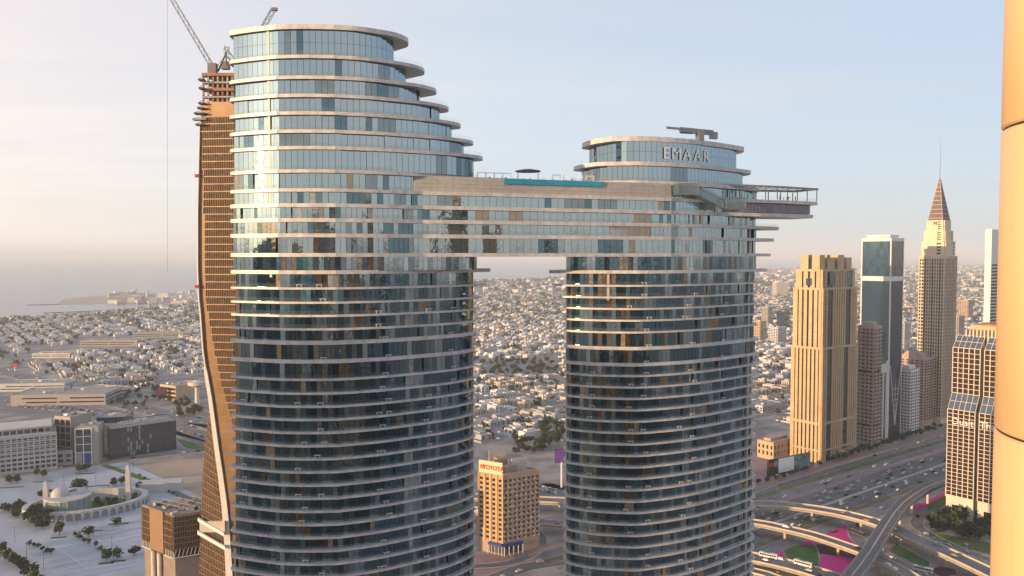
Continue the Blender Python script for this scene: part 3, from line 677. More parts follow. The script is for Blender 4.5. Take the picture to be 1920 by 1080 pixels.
# ------------------------------------------------------------------ brown louvred block, lower left
M_TAUPE2 = mat('podium_taupe', (0.26, 0.21, 0.18), .8, var=.12)
bb = thing('louvred_block', 'low brown louvred building with cluttered roof beside the bronze tower', 'building', (-184, 440, 0))
C0 = V2((-184.3, 430)); CL = V2((-210.2, 449)); CR_ = V2((-150, 448)); CB = V2((-176, 468))
RZ = 58.3; quadp = [C0, CR_, CB, CL]
MB().prism([(p.x, p.y) for p in quadp], 34.5, RZ - 1.2).build('wall', M_DARK, bb)
MB().prism(offset_line([(p.x, p.y) for p in quadp], -1.2, True), 0, 34.5).build('podium_wall', M_TAUPE2, bb)
MB().prism([(p.x, p.y) for p in quadp], RZ - 1.2, RZ - .6).build('roof', M_ROOF, bb)
def louvre_face(a, b, z0, z1, spacing, lean, rowsn, m, root, skip=None):
    t = (b - a); ln = t.length; t.normalize(); nn = V2((t.y, -t.x)); k = int(ln / spacing); rh = (z1 - z0) / rowsn
    for r in range(rowsn):
      for s0, s1 in ([(0, 1)] if not skip else [(0, skip[0]), (skip[1], 1)]):
        lo_ = MB()
        for i in range(k + 1):
            s_ = i * ln / k
            if not s0 - .001 <= s_ / ln <= s1 + .001: continue
            p = a + t * s_ + nn * .35; q = p + t * lean
            lo_.bar((p.x, p.y, z0 + r * rh + .15), (q.x, q.y, z0 + (r + 1) * rh - .1), .22, 4)
        p = a + t * ln * s0
        lo_.obox((p.x + nn.x * .1, p.y + nn.y * .1, z0 + r * rh - .15), (t.x * ln * (s1 - s0), t.y * ln * (s1 - s0), 0), (nn.x * .7, nn.y * .7, 0), (0, 0, .35))
        lo_.build('louvre_row', m, root)
louvre_face(CL, C0, 38.5, RZ - .6, 1.2, .15, 5, M_BRONZED, bb, (.30, .72))
louvre_face(CL, C0, 34.6, 38.3, 1.6, .3, 1, M_WHITE, bb, (.30, .72))
louvre_face(C0, CR_, 39.5, RZ - .6, 1.25, .8, 6, M_BRONZED, bb)
louvre_face(C0, CR_, 34.8, 39.3, 2.0, 1.1, 1, M_WHITE, bb)
t = (C0 - CL); nn = V2((t.y, -t.x)).normalized(); p = CL + t * .3
MB().obox((p.x, p.y, 35.5), (t.x * .42, t.y * .42, 0), (nn.x * 1.0, nn.y * 1.0, 0), (0, 0, RZ - 35)).build('plain_panel', mat('bronze_plain', (0.30, 0.19, 0.11), 0.5, 0.2, var=0.06), bb)
for s0, h in ((.36, 34.5), (.56, 34.5)):
    p = CL + t * s0; MB().bar((p.x + nn.x * .3, p.y + nn.y * .3, 0), (p.x + nn.x * .3, p.y + nn.y * .3, h), 1.3, 10).build('round_column', M_PALE, bb)
for i in range(46):
    f, g_ = rnd.uniform(.06, .94), rnd.uniform(.08, .92); p = C0.lerp(CR_, f).lerp(CL.lerp(CB, f), g_)
    MB().box((p.x, p.y, RZ - .6), rnd.uniform(.8, 4), rnd.uniform(.8, 3), rnd.uniform(.5, 2.2), rnd.uniform(0, 3)).build('roof_unit', rnd.choice([M_METAL, M_PALE, M_CONC, M_METAL, M_DARK, mat('blue_tarp', (0.05, 0.16, 0.32), .7)]), bb)
for k in range(5):
    p = C0.lerp(CR_, .12 + k * .18).lerp(CB, .2); q = CL.lerp(CB, .12 + k * .18); MB().bar((p.x, p.y, RZ + .6), (q.x, q.y, RZ + 1.6), .3, 5).build('roof_pipe', M_BRONZED, bb)
for a_, b_ in ((CL, C0), (C0, CR_)):
    t_ = b_ - a_; n_ = V2((t_.y, -t_.x)).normalized(); MB().obox((a_.x, a_.y, RZ - .55), (t_.x, t_.y, 0), (-n_.x * .5, -n_.y * .5, 0), (0, 0, .7)).build('parapet', M_BRONZED, bb)

# ------------------------------------------------------------------ round column next to the camera
az = R(31.25) + math.asin(1.15 / 10.07); cc = (10.07 * math.sin(az), 10.07 * math.cos(az))
yc = thing('cladding_column', 'tall round tan metal clad column at the right edge', 'column', (cc[0], cc[1], 0))
SEG = 3.15; zb = CAM_H + 1.31
seg = MB().lathe((0, 0, 0), [(1.13, 0.012), (1.15, 0.03), (1.15, SEG - .03), (1.13, SEG - .012)], 96).mesh('cladding_panel', M_TAN)
for f in seg.polygons: f.use_smooth = abs(f.normal.z) < .3
for k in range(-6, 4): place(seg, 'cladding_panel', yc, Matrix.Translation((cc[0], cc[1], zb + k * SEG)))
MB().lathe((cc[0], cc[1], 0), [(1.12, 0), (1.12, zb + 4 * SEG)], 48).build('column_core', M_DARK, yc)
MB().lathe((cc[0], cc[1], 0), [(1.15, 0), (1.15, zb - 6 * SEG - .02)], 48).build('column_shaft', M_TAN, yc)

# ------------------------------------------------------------------ buildings: a generic box with recessed window grid
UWIN = {}
def win_unit(m):
    if m.name not in UWIN: UWIN[m.name] = unit_box('window', m)
    return UWIN[m.name]
def window_grid(root, a, b, z0, z1, cols_, rows_, fw, fh, m=None, name='window', dep=0.12, joined=False, sill=0.0):
    """windows on the wall from a to b (plan), outward to the right of a->b"""
    m = m or M_WIN; t = (b - a); ln = t.length; t = t.normalized(); nn = V2((t.y, -t.x)); cw, rh = ln / cols_, (z1 - z0) / rows_; J = MB()
    for c in range(cols_):
        for r in range(rows_):
            p = a + t * (cw * (c + .5)) + nn * (dep / 2 - .04); zc = z0 + rh * (r + .5 - fh / 2)
            mtx = frame((p.x, p.y, zc), t, nn, cw * fw, dep, rh * fh, rnd.gauss(0, R(.3)), rnd.gauss(0, R(.3)))
            if joined: J.add([mtx @ v_.co for v_ in win_unit(m).vertices], [tuple(f.vertices) for f in win_unit(m).polygons])
            else: place(win_unit(m), name, root, mtx)
    if joined: tag(J.build('windows', m, root), kind='stuff')
def bars(root, a, b, z0, z1, n, wd, proud, m, name, horiz=False):
    t = (b - a); ln = t.length; t = t.normalized(); nn = V2((t.y, -t.x))
    ub = unit_box(name, m)
    if horiz:
        for i in range(n + 1):
            p = a + t * ln / 2 + nn * proud / 2; place(ub, name, root, frame((p.x, p.y, z0 + (z1 - z0) * i / n - wd / 2), t, nn, ln, proud, wd))
    else:
        for i in range(n + 1):
            p = a + t * ln * i / n + nn * proud / 2; place(ub, name, root, frame((p.x, p.y, z0), t, nn, wd, proud, z1 - z0))
def quadplan(c, le, ln):        # near corner c, e-direction length le, n-direction length ln (CCW)
    return [c, c + E2 * le, c + E2 * le + N2 * ln, c + N2 * ln]
def shrink(q, d): return [V2(p) for p in offset_line([(p.x, p.y) for p in q], -d, True)]
def corner(px_, o):             # plan point on the line n.P = o that is seen at pixel column px_
    k = (px_ - 960) / FPX; d = o / (-N2.x * -k + N2.y) if False else o / (N2.x * k + N2.y); return V2((k * d, d))
def span(c, px_, dirv):         # how far from c along dirv until pixel column px_
    k = (px_ - 960) / FPX; return (k * c.y - c.x) / (dirv.x - k * dirv.y)
def zat(py, p): return W(960, py, p.y).z

# --- sandstone hotel
c = corner(1543, 421); le, ln = span(c, 1608, E2), span(c, 1490, N2)
ht = thing('hotel_tower', 'tall golden sandstone hotel with stepped crown and vertical piers', 'skyscraper', (c.x, c.y, 0))
tiers = [(0, 0, zat(652, c)), (1.6, zat(652, c), zat(540, c)), (4.5, zat(540, c), zat(505, c)), (8.5, zat(505, c), zat(488, c))]
q0 = quadplan(c, le, ln)
for i, (ins, za, zb_) in enumerate(tiers):
    q = shrink(q0, ins); MB().prism([(p.x, p.y) for p in q], za, zb_).build('tier_core', M_WIN, ht)
    if i == 3: continue
    for k, (a, b) in enumerate(((q[3], q[0]), (q[0], q[1]))):
        npier = (7 if k == 0 else 17) - i * 2; wdt = (a - b).length / npier
        t_ = (b - a).normalized(); n_ = V2((t_.y, -t_.x)); ub = unit_box('pier', M_SANDST)
        for j in range(npier + 1):
            if k == 1 and j % 8 in (3, 4) and i < 3: continue
            wd = wdt * (.62 if j not in (0, npier) else .9); p = a + t_ * (wdt * j) + n_ * .5; s_in = max(wd / 2 - wdt * j, 0) 
            place(ub, 'pier', ht, frame((p.x, p.y, za), t_, n_, wd, 1.0, zb_ - za - .3))
        for zz, hh in ((zb_ - 2.2, 2.2),) + (((za + (zb_ - za) * .33, 2.4), (za + (zb_ - za) * .10, 1.5)) if i == 0 else ()):
            p = (a + b) / 2 + n_ * .55; place(unit_box('string_course', M_SANDST), 'string_course', ht, frame((p.x, p.y, zz), t_, n_, (a - b).length + 1.1, 1.12, hh))
        if k == 0:
            for cc_ in range(3): window_grid(ht, a + t_ * wdt * (1.25 + 2 * cc_), a + t_ * wdt * (1.75 + 2 * cc_), za + 3, zb_ - 3, 1, max(4, int((zb_ - za) / 4)), .95, .7, M_DARK, 'window', .4, joined=True)
q = shrink(q0, 5.6); ex_, ny_ = (q[1] - q[0]), (q[3] - q[0])
for f0_, f1_ in ((0, .16), (.24, .46), (.56, .76), (.84, 1.0)):
    for g0_, g1_ in ((0, .40), (.60, 1.0)):
        A, B, C_, D_ = q[0] + ex_ * f0_ + ny_ * g0_, q[0] + ex_ * f1_ + ny_ * g0_, q[0] + ex_ * f1_ + ny_ * g1_, q[0] + ex_ * f0_ + ny_ * g1_
        MB().prism([(p.x, p.y) for p in (A, B, C_, D_)], tiers[3][1] - .5, zat(478 if f0_ in (0, .56) else 483, c)).build('crown_turret', M_SANDST, ht)
q = shrink(q0, 4.5); ex_ = q[1] - q[0]
for f0_, f1_ in ((.26, .40), (.78, .92)): window_grid(ht, q[0] + ex_ * f0_, q[0] + ex_ * f1_, tiers[2][1] + 2, tiers[2][2] - 3, 1, 5, 1, .95, M_TEAL, 'crown_window', 1.4)
p = q[3].lerp(q[0], .36); p2_ = q[3].lerp(q[0], .64); window_grid(ht, p, p2_, tiers[2][1] + 2, tiers[2][2] - 9, 1, 4, 1, .95, M_TEAL, 'crown_window', 1.4)
MB().obox((q0[0].x + E2.x * 30 - N2.x * -2, q0[0].y + E2.y * 30 - 4, 9), (E2.x * 18, E2.y * 18, 0), (-N2.x * 7, -N2.y * 7, 0), (0, 0, 1)).build('entrance_canopy', M_METAL, ht)

# --- teal glass tower
c = corner(1670, 432); le, ln = span(c, 1693, E2), span(c, 1616, N2)
tt = thing('teal_tower', 'teal glass tower with white corner frame, right of the golden hotel', 'skyscraper', (c.x, c.y, 0))
q = quadplan(c, le, ln); zt_ = zat(447, c)
MB().prism([(p.x, p.y) for p in q], 0, zt_ - .5).build('core', M_SOFFIT, tt)
M_NAVY = mat('navy_glass', (0.012, 0.03, 0.055), .06, ior=1.9, var=.3, scale=.1)
for a, b, nc, gm in ((q[3], q[0], 8, M_TEAL), (q[0], q[1], 7, M_NAVY)): window_grid(tt, a, b, 12, zt_ - 1, nc, 20, .985, .985, gm, 'glass_panel', .3)
for p in (q[0], q[3], q[1]): MB().box((p.x, p.y, 0), 1.15, 1.15, zt_ + .6, math.atan2(E2.y, E2.x)).build('corner_frame', M_WHITE, tt)
for yy, hh in ((523, 5), (449, 3.5)):
    MB().prism([(p.x, p.y) for p in shrink(q, -.55)], zat(yy, c) - hh / 2, zat(yy, c) + hh / 2).build('white_band', M_WHITE, tt)
MB().prism([(p.x, p.y) for p in shrink(q, 5)], zt_ + 1.3, zt_ + 4).build('plant_room', M_WHITE, tt)
A, B = q[0] - N2 * .8, q[1] - N2 * .8; tp = lambda f, z: (A.x + (B.x - A.x) * f, A.y + (B.y - A.y) * f, z)
MB().bar(tp(.05, 80), tp(.5, 14), .5, 4).build('brace', M_WHITE, tt); MB().bar(tp(.95, 80), tp(.5, 14), .5, 4).build('brace', M_WHITE, tt)
for k in range(7):
    z_ = 18 + k * 6; hw = (z_ - 14) / 66 * .45; MB().bar(tp(.5 - hw, z_), tp(.5 + hw, z_), .3, 4).build('brace_rung', M_WHITE, tt)
MB().bar(tp(.5, 14), tp(.5, 60), .3, 4).build('brace', M_WHITE, tt)
pz = corner(1660, 424); MB().box((pz.x, pz.y, 0), 1.4, 1.4, 84, .6).build('frame_column', M_WHITE, tt); pz = corner(1667, 424); MB().box((pz.x, pz.y, 0), 1.8, 1.8, 88, .6).build('frame_column', M_WHITE, tt)
pa_, pb_2 = corner(1655, 424), corner(1668, 424); MB().obox((pa_.x, pa_.y, 76), (pb_2.x - pa_.x, pb_2.y - pa_.y, 0), (N2.x * 2, N2.y * 2, 0), (0, 0, 9)).build('frame_head', M_WHITE, tt)

# --- spire tower
c = corner(1770, 433); le, ln = span(c, 1793, E2), span(c, 1724, N2)
stw = thing('spire_tower', 'pale stepped tower tapering to a pointed spire and thin mast', 'skyscraper', (c.x, c.y, 0))
M_CREAM = mat('cream_stone', (0.66, 0.55, 0.40), 0.7, var=0.1, scale=0.1)
q = quadplan(c, le, ln); zsh = zat(480, c)
MB().prism([(p.x, p.y) for p in q], 0, zsh).build('body', M_CREAM, stw)
for a, b, nc, gaps in ((q[3], q[0], 10, (2, 5, 8)), (q[0], q[1], 9, (2, 4, 6))):
    t_ = (b - a) / nc
    for k in range(nc):
        window_grid(stw, a + t_ * (k + .12), a + t_ * (k + .88), 8, zsh - 3, 1, 46, .85, .62 if k not in gaps else .9, M_WIN if k not in gaps else M_DARK, 'windows', .25, joined=True)
    bars(stw, a, b, 6, zsh, nc, .8, .9, M_CREAM, 'pier')
cen = sum(q, V2((0, 0))) / 4
lev = [(480, 452, .92), (452, 432, .80), (432, 412, .66)]
for ya, yb, f in lev:
    qq = [cen + (p - cen) * f for p in q]; MB().prism([(p.x, p.y) for p in qq], zat(ya, c), zat(yb, c)).build('crown_step', M_CREAM, stw)
    for a, b in ((qq[3], qq[0]), (qq[0], qq[1])):
        window_grid(stw, a.lerp(b, .12), a.lerp(b, .88), zat(ya, c) + 1, zat(yb, c) - 1, 2, 4, .92, .5, M_DARK, 'window', .2)
        m_ = a.lerp(b, .5); t_ = (b - a).normalized(); n_ = V2((t_.y, -t_.x)); MB().obox((a.x + t_.x * 2, a.y + t_.y * 2, zat(480, c)), (t_.x * (b - a).length * .62, t_.y * (b - a).length * .62, 0), (n_.x * 1.2, n_.y * 1.2, 0), (0, 0, zat(yb, c) - zsh)).build('fin', M_CREAM, stw)
M_SPIRE = mat('spire_cladding', (0.13, 0.095, 0.09), 0.6, 0.1, var=0.2, scale=0.3)
qq = [cen + (p - cen) * .60 for p in q]; za = zat(412, c); ap = (cen.x, cen.y, zat(327, c))
MB().add([(p.x, p.y, za) for p in qq] + [ap], [(0, 1, 4), (1, 2, 4), (2, 3, 4), (3, 0, 4), (3, 2, 1, 0)]).build('spire', M_SPIRE, stw)
for k in range(9):
    f = 1 - (k + .5) / 10; zz = za + (ap[2] - za) * (1 - f); pts_ = [cen + (p - cen) * f * 1.02 for p in qq]; rg = MB()
    for a, b in zip(pts_, pts_[1:] + pts_[:1]): rg.bar((a.x, a.y, zz), (b.x, b.y, zz), .28, 4)
    rg.build('spire_ring', M_PALE, stw)
for p in qq: MB().bar((p.x, p.y, za), ap, .4, 4).build('spire_rib', M_PINKST, stw)
MB().bar(ap, (cen.x, cen.y, zat(258, c)), .45, 6, .12).build('mast', M_METAL, stw)
place(text_mesh('M', 5.5, .1, M_DARK), 'sign_letter', stw, text_frame((*(q[3].lerp(q[0], .55) + V2((E2.x, E2.y)) * 4.2 - E2 * 1.0), zat(421, c)), (q[0] - q[3]).to_3d(), (-E2.x, -E2.y, 0)))

# --- other high-rises along the avenue
def slab_tower(name, label, px0, pxc, px1, o, ytop, wall, bands, cols_l, cols_r, rows_, cat='building', balc=False, group=None, wm=None, wf=(.55, .5)):
    c = corner(pxc, o); le, ln = max(4, span(c, px1, E2)), max(4, span(c, px0, N2)); zt_ = zat(ytop, c)
    rt = thing(name, label, cat, (c.x, c.y, 0), group); q = quadplan(c, le, ln)
    MB().prism([(p.x, p.y) for p in q], 0, zt_).build('wall', wall, rt)
    MB().prism([(p.x, p.y) for p in shrink(q, .3)], zt_ + .004, zt_ + .3).build('roof', M_ROOF, rt)
    MB().prism([(p.x, p.y) for p in shrink(q, min(le, ln) * .3)], zt_ + .3, zt_ + 4).build('plant_room', wall, rt)
    for a, b, nc in ((q[3], q[0], cols_l), (q[0], q[1], cols_r)):
        window_grid(rt, a, b, 6, zt_ - 2, nc, rows_, wf[0], wf[1], wm, 'windows', .2, joined=True)
        if balc:
            t_ = (b - a).normalized(); n_ = V2((t_.y, -t_.x)); ub = unit_box('balcony', wall)
            for r in range(rows_):
                for f in (.25, .75):
                    p = a.lerp(b, f) + n_ * .7; place(ub, 'balcony', rt, frame((p.x, p.y, 6 + (zt_ - 8) * r / rows_), t_, n_, (b - a).length * .34, 1.4, 1.1))
        for zz in bands:
            p = (a + b) / 2; t_ = (b - a).normalized(); n_ = V2((t_.y, -t_.x)); p = p + n_ * .2
            place(unit_box('dark_band', M_DARK), 'dark_band', rt, frame((p.x, p.y, zz), t_, n_, (b - a).length * .8, .6, 3))
    return rt, q, zt_
slab_tower('apartment_tower', 'slim pink apartment tower between golden hotel and teal tower', 1610, 1641, 1656, 420, 612, M_PINKST, (22, 78), 4, 5, 30, balc=True)
rt, q, z_ = slab_tower('apartment_block', 'white apartment block with stacked balconies below the spire tower', 1688, 1712, 1728, 424, 694, M_WHITE, (), 4, 4, 19, balc=True)
rt, q, z_ = slab_tower('apartment_block', 'pinkish apartment building with curved gable top in front of the spire tower', 1692, 1737, 1760, 440, 672, M_PINKST, (), 5, 5, 22, balc=True)
A_, B_ = q[3], q[0]; gp = [A_.lerp(B_, i / 10) for i in range(11)]; vs_ = [(p.x, p.y, z_) for p in gp] + [(p.x, p.y, z_ + 9 * math.sin(math.pi * i / 10)) for i, p in enumerate(gp)]
gb = MB(); gb.add(vs_ + [(x + E2.x * 6, y + E2.y * 6, z) for x, y, z in vs_], [(i, i + 1, 12 + i, 11 + i) for i in range(10)] + [(22 + i + 1, 22 + i, 33 + i, 34 + i) for i in range(10)] + [(11 + i, 12 + i, 34 + i, 33 + i) for i in range(10)]); gb.build('gable', M_PINKST, rt)
k1 = corner(1858, 470); wt = thing('office_tower', 'slim white banded tower between spire tower and tan column', 'skyscraper', (k1.x, k1.y, 0))
q = quadplan(k1, 22, span(k1, 1846, N2)); zt_ = zat(430, k1); MB().prism([(p.x, p.y) for p in q], 0, zt_).build('wall', M_WHITE, wt)
a = k1 + E2 * 1; b = k1 + E2 * 22
for i in range(40): place(unit_box('louvre_band', M_DARK), 'window_band', wt, frame((*(a.lerp(b, .5) - N2 * .2), 8 + i * (zat(490, k1) - 10) / 40), b - a, -N2, 20, .5, 2.4))
# right hand podium and billboards by the hotel
c = corner(1455, 455); le, ln = span(c, 1492, E2), span(c, 1424, N2)
pd_ = thing('podium_building', 'low sandstone podium building left of the golden hotel', 'building', (c.x, c.y, 0)); q = quadplan(c, le, ln)
MB().prism([(p.x, p.y) for p in q], 0, 17).build('wall', M_SANDST, pd_); MB().prism([(p.x, p.y) for p in shrink(q, .5)], 17.004, 17.6).build('roof', M_ROOF, pd_)
for a, b, nc in ((q[3], q[0], 4), (q[0], q[1], 6)): window_grid(pd_, a, b, 3, 15, nc, 2, .4, .6)
MB().prism([(p.x, p.y) for p in shrink(q, 6)], 17.6, 20).build('roof_block', M_PINKST, pd_)
bl = thing('billboard', 'long roadside billboard with white and dark posters before the golden hotel', 'billboard', G(1480, 890))
a, b = G(1441, 894).to_2d(), G(1519, 878).to_2d(); t_ = (b - a).normalized(); n_ = V2((t_.y, -t_.x))
MB().obox((a.x, a.y, 0), (b.x - a.x, b.y - a.y, 0), (-n_.x * 2, -n_.y * 2, 0), (0, 0, 15)).build('frame', M_DARK, bl)
def poster(f0_, f1_, z0_, z1_, m, nm='poster'):
    p = a.lerp(b, f0_); q_ = a.lerp(b, f1_); MB().obox((p.x, p.y, z0_), (q_.x - p.x, q_.y - p.y, 0), (n_.x * .12, n_.y * .12, 0), (0, 0, z1_ - z0_)).build(nm, m, bl)
poster(.23, .60, 1.6, 14.6, mat('poster_white', (0.78, 0.84, 0.86), .6, var=.05)); poster(.61, .99, 1.6, 14.8, mat('poster_dark', (0.03, 0.05, 0.07), .5, c2=(0.22, 0.36, 0.40), scale=.25))
poster(.02, .12, 9, 12, M_RED); poster(.13, .22, 8, 13, mat('poster_grey', (0.22, 0.25, 0.3), .6, var=.5, scale=.6))
# --- gridded hotel at the right (stepped A-shaped profile, grid of cells)
w2 = -N2; dc = G(1773, 967).to_2d()
du = thing('grid_hotel', 'warm white gridded hotel with sloping glass steps by the metro viaduct', 'hotel', (dc.x, dc.y, 0))
LEN = 62.0; zl0, zl1, zl2, zl3 = 17.0, zat(766, dc), zat(652, dc), zat(612, dc)
zs2 = zat(737, dc); back = 40
M_DUS = mat('grid_frame', (0.66, 0.57, 0.46), 0.6, var=0.08, scale=0.1); M_DWIN = mat('grid_glass', (0.035, 0.022, 0.02), 0.12, ior=1.7, var=0.4, scale=0.3)
M_SLOPE = mat('slope_glass', (0.06, 0.09, 0.14), 0.08, ior=2.2, var=0.15)
for s0, s1 in ((0, 19.5), (22.5, 42), (45, 62)):
    A, B = dc + w2 * s0, dc + w2 * s1; i1, i2 = E2 * 6.5, E2 * 14
    MB().prism([(p.x, p.y) for p in (A, B, B + E2 * back, A + E2 * back)], 0, zl1).build('lower_wall', M_DUS, du)
    MB().prism([(p.x, p.y) for p in (A + i1, B + i1, B + E2 * back, A + E2 * back)], zl1, zl2).build('upper_wall', M_DUS, du)
    for za, zb_, ia, ib in ((zl1, zs2, V2((0, 0)), i1), (zl2, zl2 + (zl3 - zl2) * .55, i1, i2)):
        P = [A + ia, B + ia, B + ib, A + ib]; sl_ = MB(); Z = (za, za, zb_, zb_)
        sl_.add([(p.x, p.y, z) for p, z in zip(P, Z)] + [(P[3].x, P[3].y, za), (P[2].x, P[2].y, za)], [(0, 1, 2, 3), (0, 3, 4), (1, 5, 2), (3, 2, 5, 4)]); sl_.build('sloped_glazing', M_SLOPE, du)
        for k in range(6):
            a0, a1 = P[0].lerp(P[1], k / 5), P[3].lerp(P[2], k / 5); MB().bar((a0.x, a0.y, za + .1), (a1.x, a1.y, zb_ + .1), .22, 4).build('glazing_bar', M_DUS, du)
        for k in range(3): 
            a0, a1 = P[0].lerp(P[3], k / 2), P[1].lerp(P[2], k / 2); zz = za + (zb_ - za) * k / 2 + .1; MB().bar((a0.x, a0.y, zz), (a1.x, a1.y, zz), .22, 4).build('glazing_bar', M_DUS, du)
    nc = 5 if s0 < 40 else 4
    for X, Y, za, zb_, nr in ((A, B, zl0, zl1, 22), (A + i1, B + i1, zs2, zl2, 9)):
        if s0 < 40: window_grid(du, X, Y, za, zb_, nc, nr, .92, .92, M_DWIN, 'window', .14)
        bars(du, X, Y, za, zb_, nc, .55, .55, M_DUS, 'mullion'); bars(du, X, Y, za, zb_, nr, .38, .5, M_DUS, 'transom', True)
    MB().obox((*(A + w2 * 4.5 - E2 * .3), .1), (w2.x * 11, w2.y * 11, 0), (E2.x * .29, E2.y * .29, 0), (0, 0, 10)).build('base_opening', M_WIN, du)
MB().prism([(p.x, p.y) for p in (dc + E2 * 3, dc + w2 * LEN + E2 * 3, dc + w2 * LEN + E2 * (back - 2), dc + E2 * (back - 2))], 0, zl1 - 3).build('slot_core', M_DARK, du)
MB().prism([(p.x, p.y) for p in (dc + w2 * 8 + E2 * 16, dc + w2 * LEN + E2 * 16, dc + w2 * LEN + E2 * (back - 4), dc + w2 * 8 + E2 * (back - 4))], zl2, zl3 + 1).build('roof_block', M_SANDST, du)
for k in range(14):
    p = dc + w2 * (6 + k * 2.6) + E2 * 13; MB().obox((p.x, p.y, zl2 + (zl3 - zl2) * .5), (w2.x * .7, w2.y * .7, 0), (E2.x * 3, E2.y * 3, 0), (0, 0, 6)).build('roof_fin', M_PALE, du)
MB().lathe((*(dc + w2 * 22 + E2 * 26), zl3 + 1), [(9, 0), (9, 1.5), (6, 1.6)], 20).build('helipad', mat('rust_deck', (0.32, 0.14, 0.08), .8), du)
for s_, tx in ((11, 'Dusit'), (31, 'Thani')):
    p = dc + w2 * s_ - E2 * .75; place(text_mesh(tx, 7.2, .15, M_WHITE, .05), 'sign_lettering', du, text_frame((p.x, p.y, zl1 - 11), (w2.x, w2.y, 0), (-E2.x, -E2.y, 0)))

# --- car maker's block in the gap
A, C_, B = V2((-22.8, 535)), V2((-5.8, 525)), V2((18.7, 538.5)); Dq = A + (B - C_)
ty = thing('office_block', 'pinkish office block with sunlit orange side and roof sign seen between the glass towers', 'building', (C_.x, C_.y, 0)); zt_ = 53.5
M_TY = mat('salmon_render', (0.46, 0.325, 0.25), 0.8, var=0.1, scale=0.1); M_TYL = mat('sunlit_render', (0.60, 0.40, 0.16), .8, var=.1, scale=.1)  # ochre puts the left face's orange sunlight into the pier colour
MB().prism([(p.x, p.y) for p in (C_, B, Dq, A)], 0, zt_).build('wall', M_TY, ty)
t_ = (C_ - A); n_ = V2((t_.y, -t_.x)).normalized()
for f0_, f1_ in ((.0, .03), (.22, .30), (.46, .54), (.70, .78), (.95, 1.0)):
    p = A.lerp(C_, f0_); MB().obox((p.x, p.y, 8), (t_.x * (f1_ - f0_), t_.y * (f1_ - f0_), 0), (n_.x * .5, n_.y * .5, 0), (0, 0, zt_ - 8)).build('pier', M_TYL, ty)
window_grid(ty, A, C_, 9, zt_ - 2, 4, 13, .42, .52); window_grid(ty, C_, B, 9, zt_ - 2, 8, 13, .48, .5)
UA = unit_box('air_conditioner', M_PALE)
for r in range(13):
    for k in range(8):
        if rnd.random() < .75:
            t2 = (B - C_) / 8; n2_ = V2((t2.y, -t2.x)).normalized(); p = C_ + t2 * (k + rnd.choice([.22, .8])) + n2_ * .35
            place(UA, 'air_conditioner', ty, frame((p.x, p.y, 9.4 + r * (zt_ - 11) / 13), t2, n2_, .9, .7, .7))
MB().prism([(p.x, p.y) for p in shrink([C_, B, Dq, A], .5)], zt_ + .004, zt_ + .5).build('roof', M_ROOF, ty)
for a, b in ((C_, B), (B, Dq), (Dq, A), (A, C_)):
    t_ = b - a; n_ = V2((t_.y, -t_.x)).normalized(); MB().obox((a.x, a.y, zt_ + .02), (t_.x, t_.y, 0), (-n_.x * .45, -n_.y * .45, 0), (0, 0, 1.4)).build('parapet', M_TY, ty)
ce = (C_ + B + Dq + A) / 4
for ox, oy, sx, sy, h in ((0, -2, 10, 6, 4.2), (6, 4, 9, 5, 6), (-6, 6, 8, 6, 8)): MB().box((ce.x + ox, ce.y + oy, zt_ + .5), sx, sy, h, R(29)).build('roof_block', M_TY, ty)
MB().box((ce.x + 7, ce.y + 1, zt_ + .5), 12, .5, 8.5, R(29)).build('roof_screen', M_PALE, ty); MB().box((ce.x - 8, ce.y + 7, zt_ + .5), 13, .5, 13, R(29)).build('roof_screen', M_PALE, ty)
t_ = (C_ - A).normalized(); n_ = V2((t_.y, -t_.x)); p = A + t_ * .6 + n_ * .1
M_SIGN = mat('sign_cream', (0.72, 0.60, 0.42), .5, var=.03); MB().obox((p.x, p.y, zt_ + .3), (t_.x * 18.5, t_.y * 18.5, 0), (-n_.x * .5, -n_.y * .5, 0), (0, 0, 8.2)).build('sign_board', M_SIGN, ty)
M_SRED = mat('sign_red', (0.55, 0.05, 0.03), .5, var=0); tm = text_mesh('TOYOTA', 3.9, .12, M_SRED, .12); p2 = A + t_ * 12 + n_ * .25
place(tm, 'sign_lettering', ty, text_frame((p2.x, p2.y, zt_ + 3.0), t_.to_3d(), n_.to_3d()))
lg = MB(); p2 = A + t_ * 3.6 + n_ * .35
def ell(rx, rz, oz):
    for i in range(20):
        a0, a1 = 2 * math.pi * i / 20, 2 * math.pi * (i + 1) / 20
        q0_, q1_ = p2 + t_ * (rx * math.cos(a0)), p2 + t_ * (rx * math.cos(a1)); lg.bar((q0_.x, q0_.y, zt_ + 4.4 + oz + rz * math.sin(a0)), (q1_.x, q1_.y, zt_ + 4.4 + oz + rz * math.sin(a1)), .17, 4)
ell(1.9, 1.3, 0); ell(.7, 1.25, 0); ell(1.3, .5, .55); lg.build('sign_emblem', M_SRED, ty)
M_BLUE = mat('blue_fascia', (0.02, 0.06, 0.30), .4, var=.1)
for a, b, f1_ in ((A.lerp(C_, .45), C_, 1), (C_, C_.lerp(B, .5), 1)):
    t_ = b - a; n_ = V2((t_.y, -t_.x)).normalized()
    MB().obox((a.x, a.y, 6.2), (t_.x, t_.y, 0), (n_.x * 2.2, n_.y * 2.2, 0), (0, 0, 1.6)).build('blue_canopy', M_BLUE, ty)
    for k in range(5):
        p = a + t_ * (k / 4); MB().bar((p.x + n_.x * 1.9, p.y + n_.y * 1.9, 0), (p.x + n_.x * 1.9, p.y + n_.y * 1.9, 6.2), .3, 6).build('canopy_post', M_WHITE, ty)
    window_grid(ty, a, b, .5, 6, 4, 1, .85, .9, M_TEAL, 'shop_window', .2)
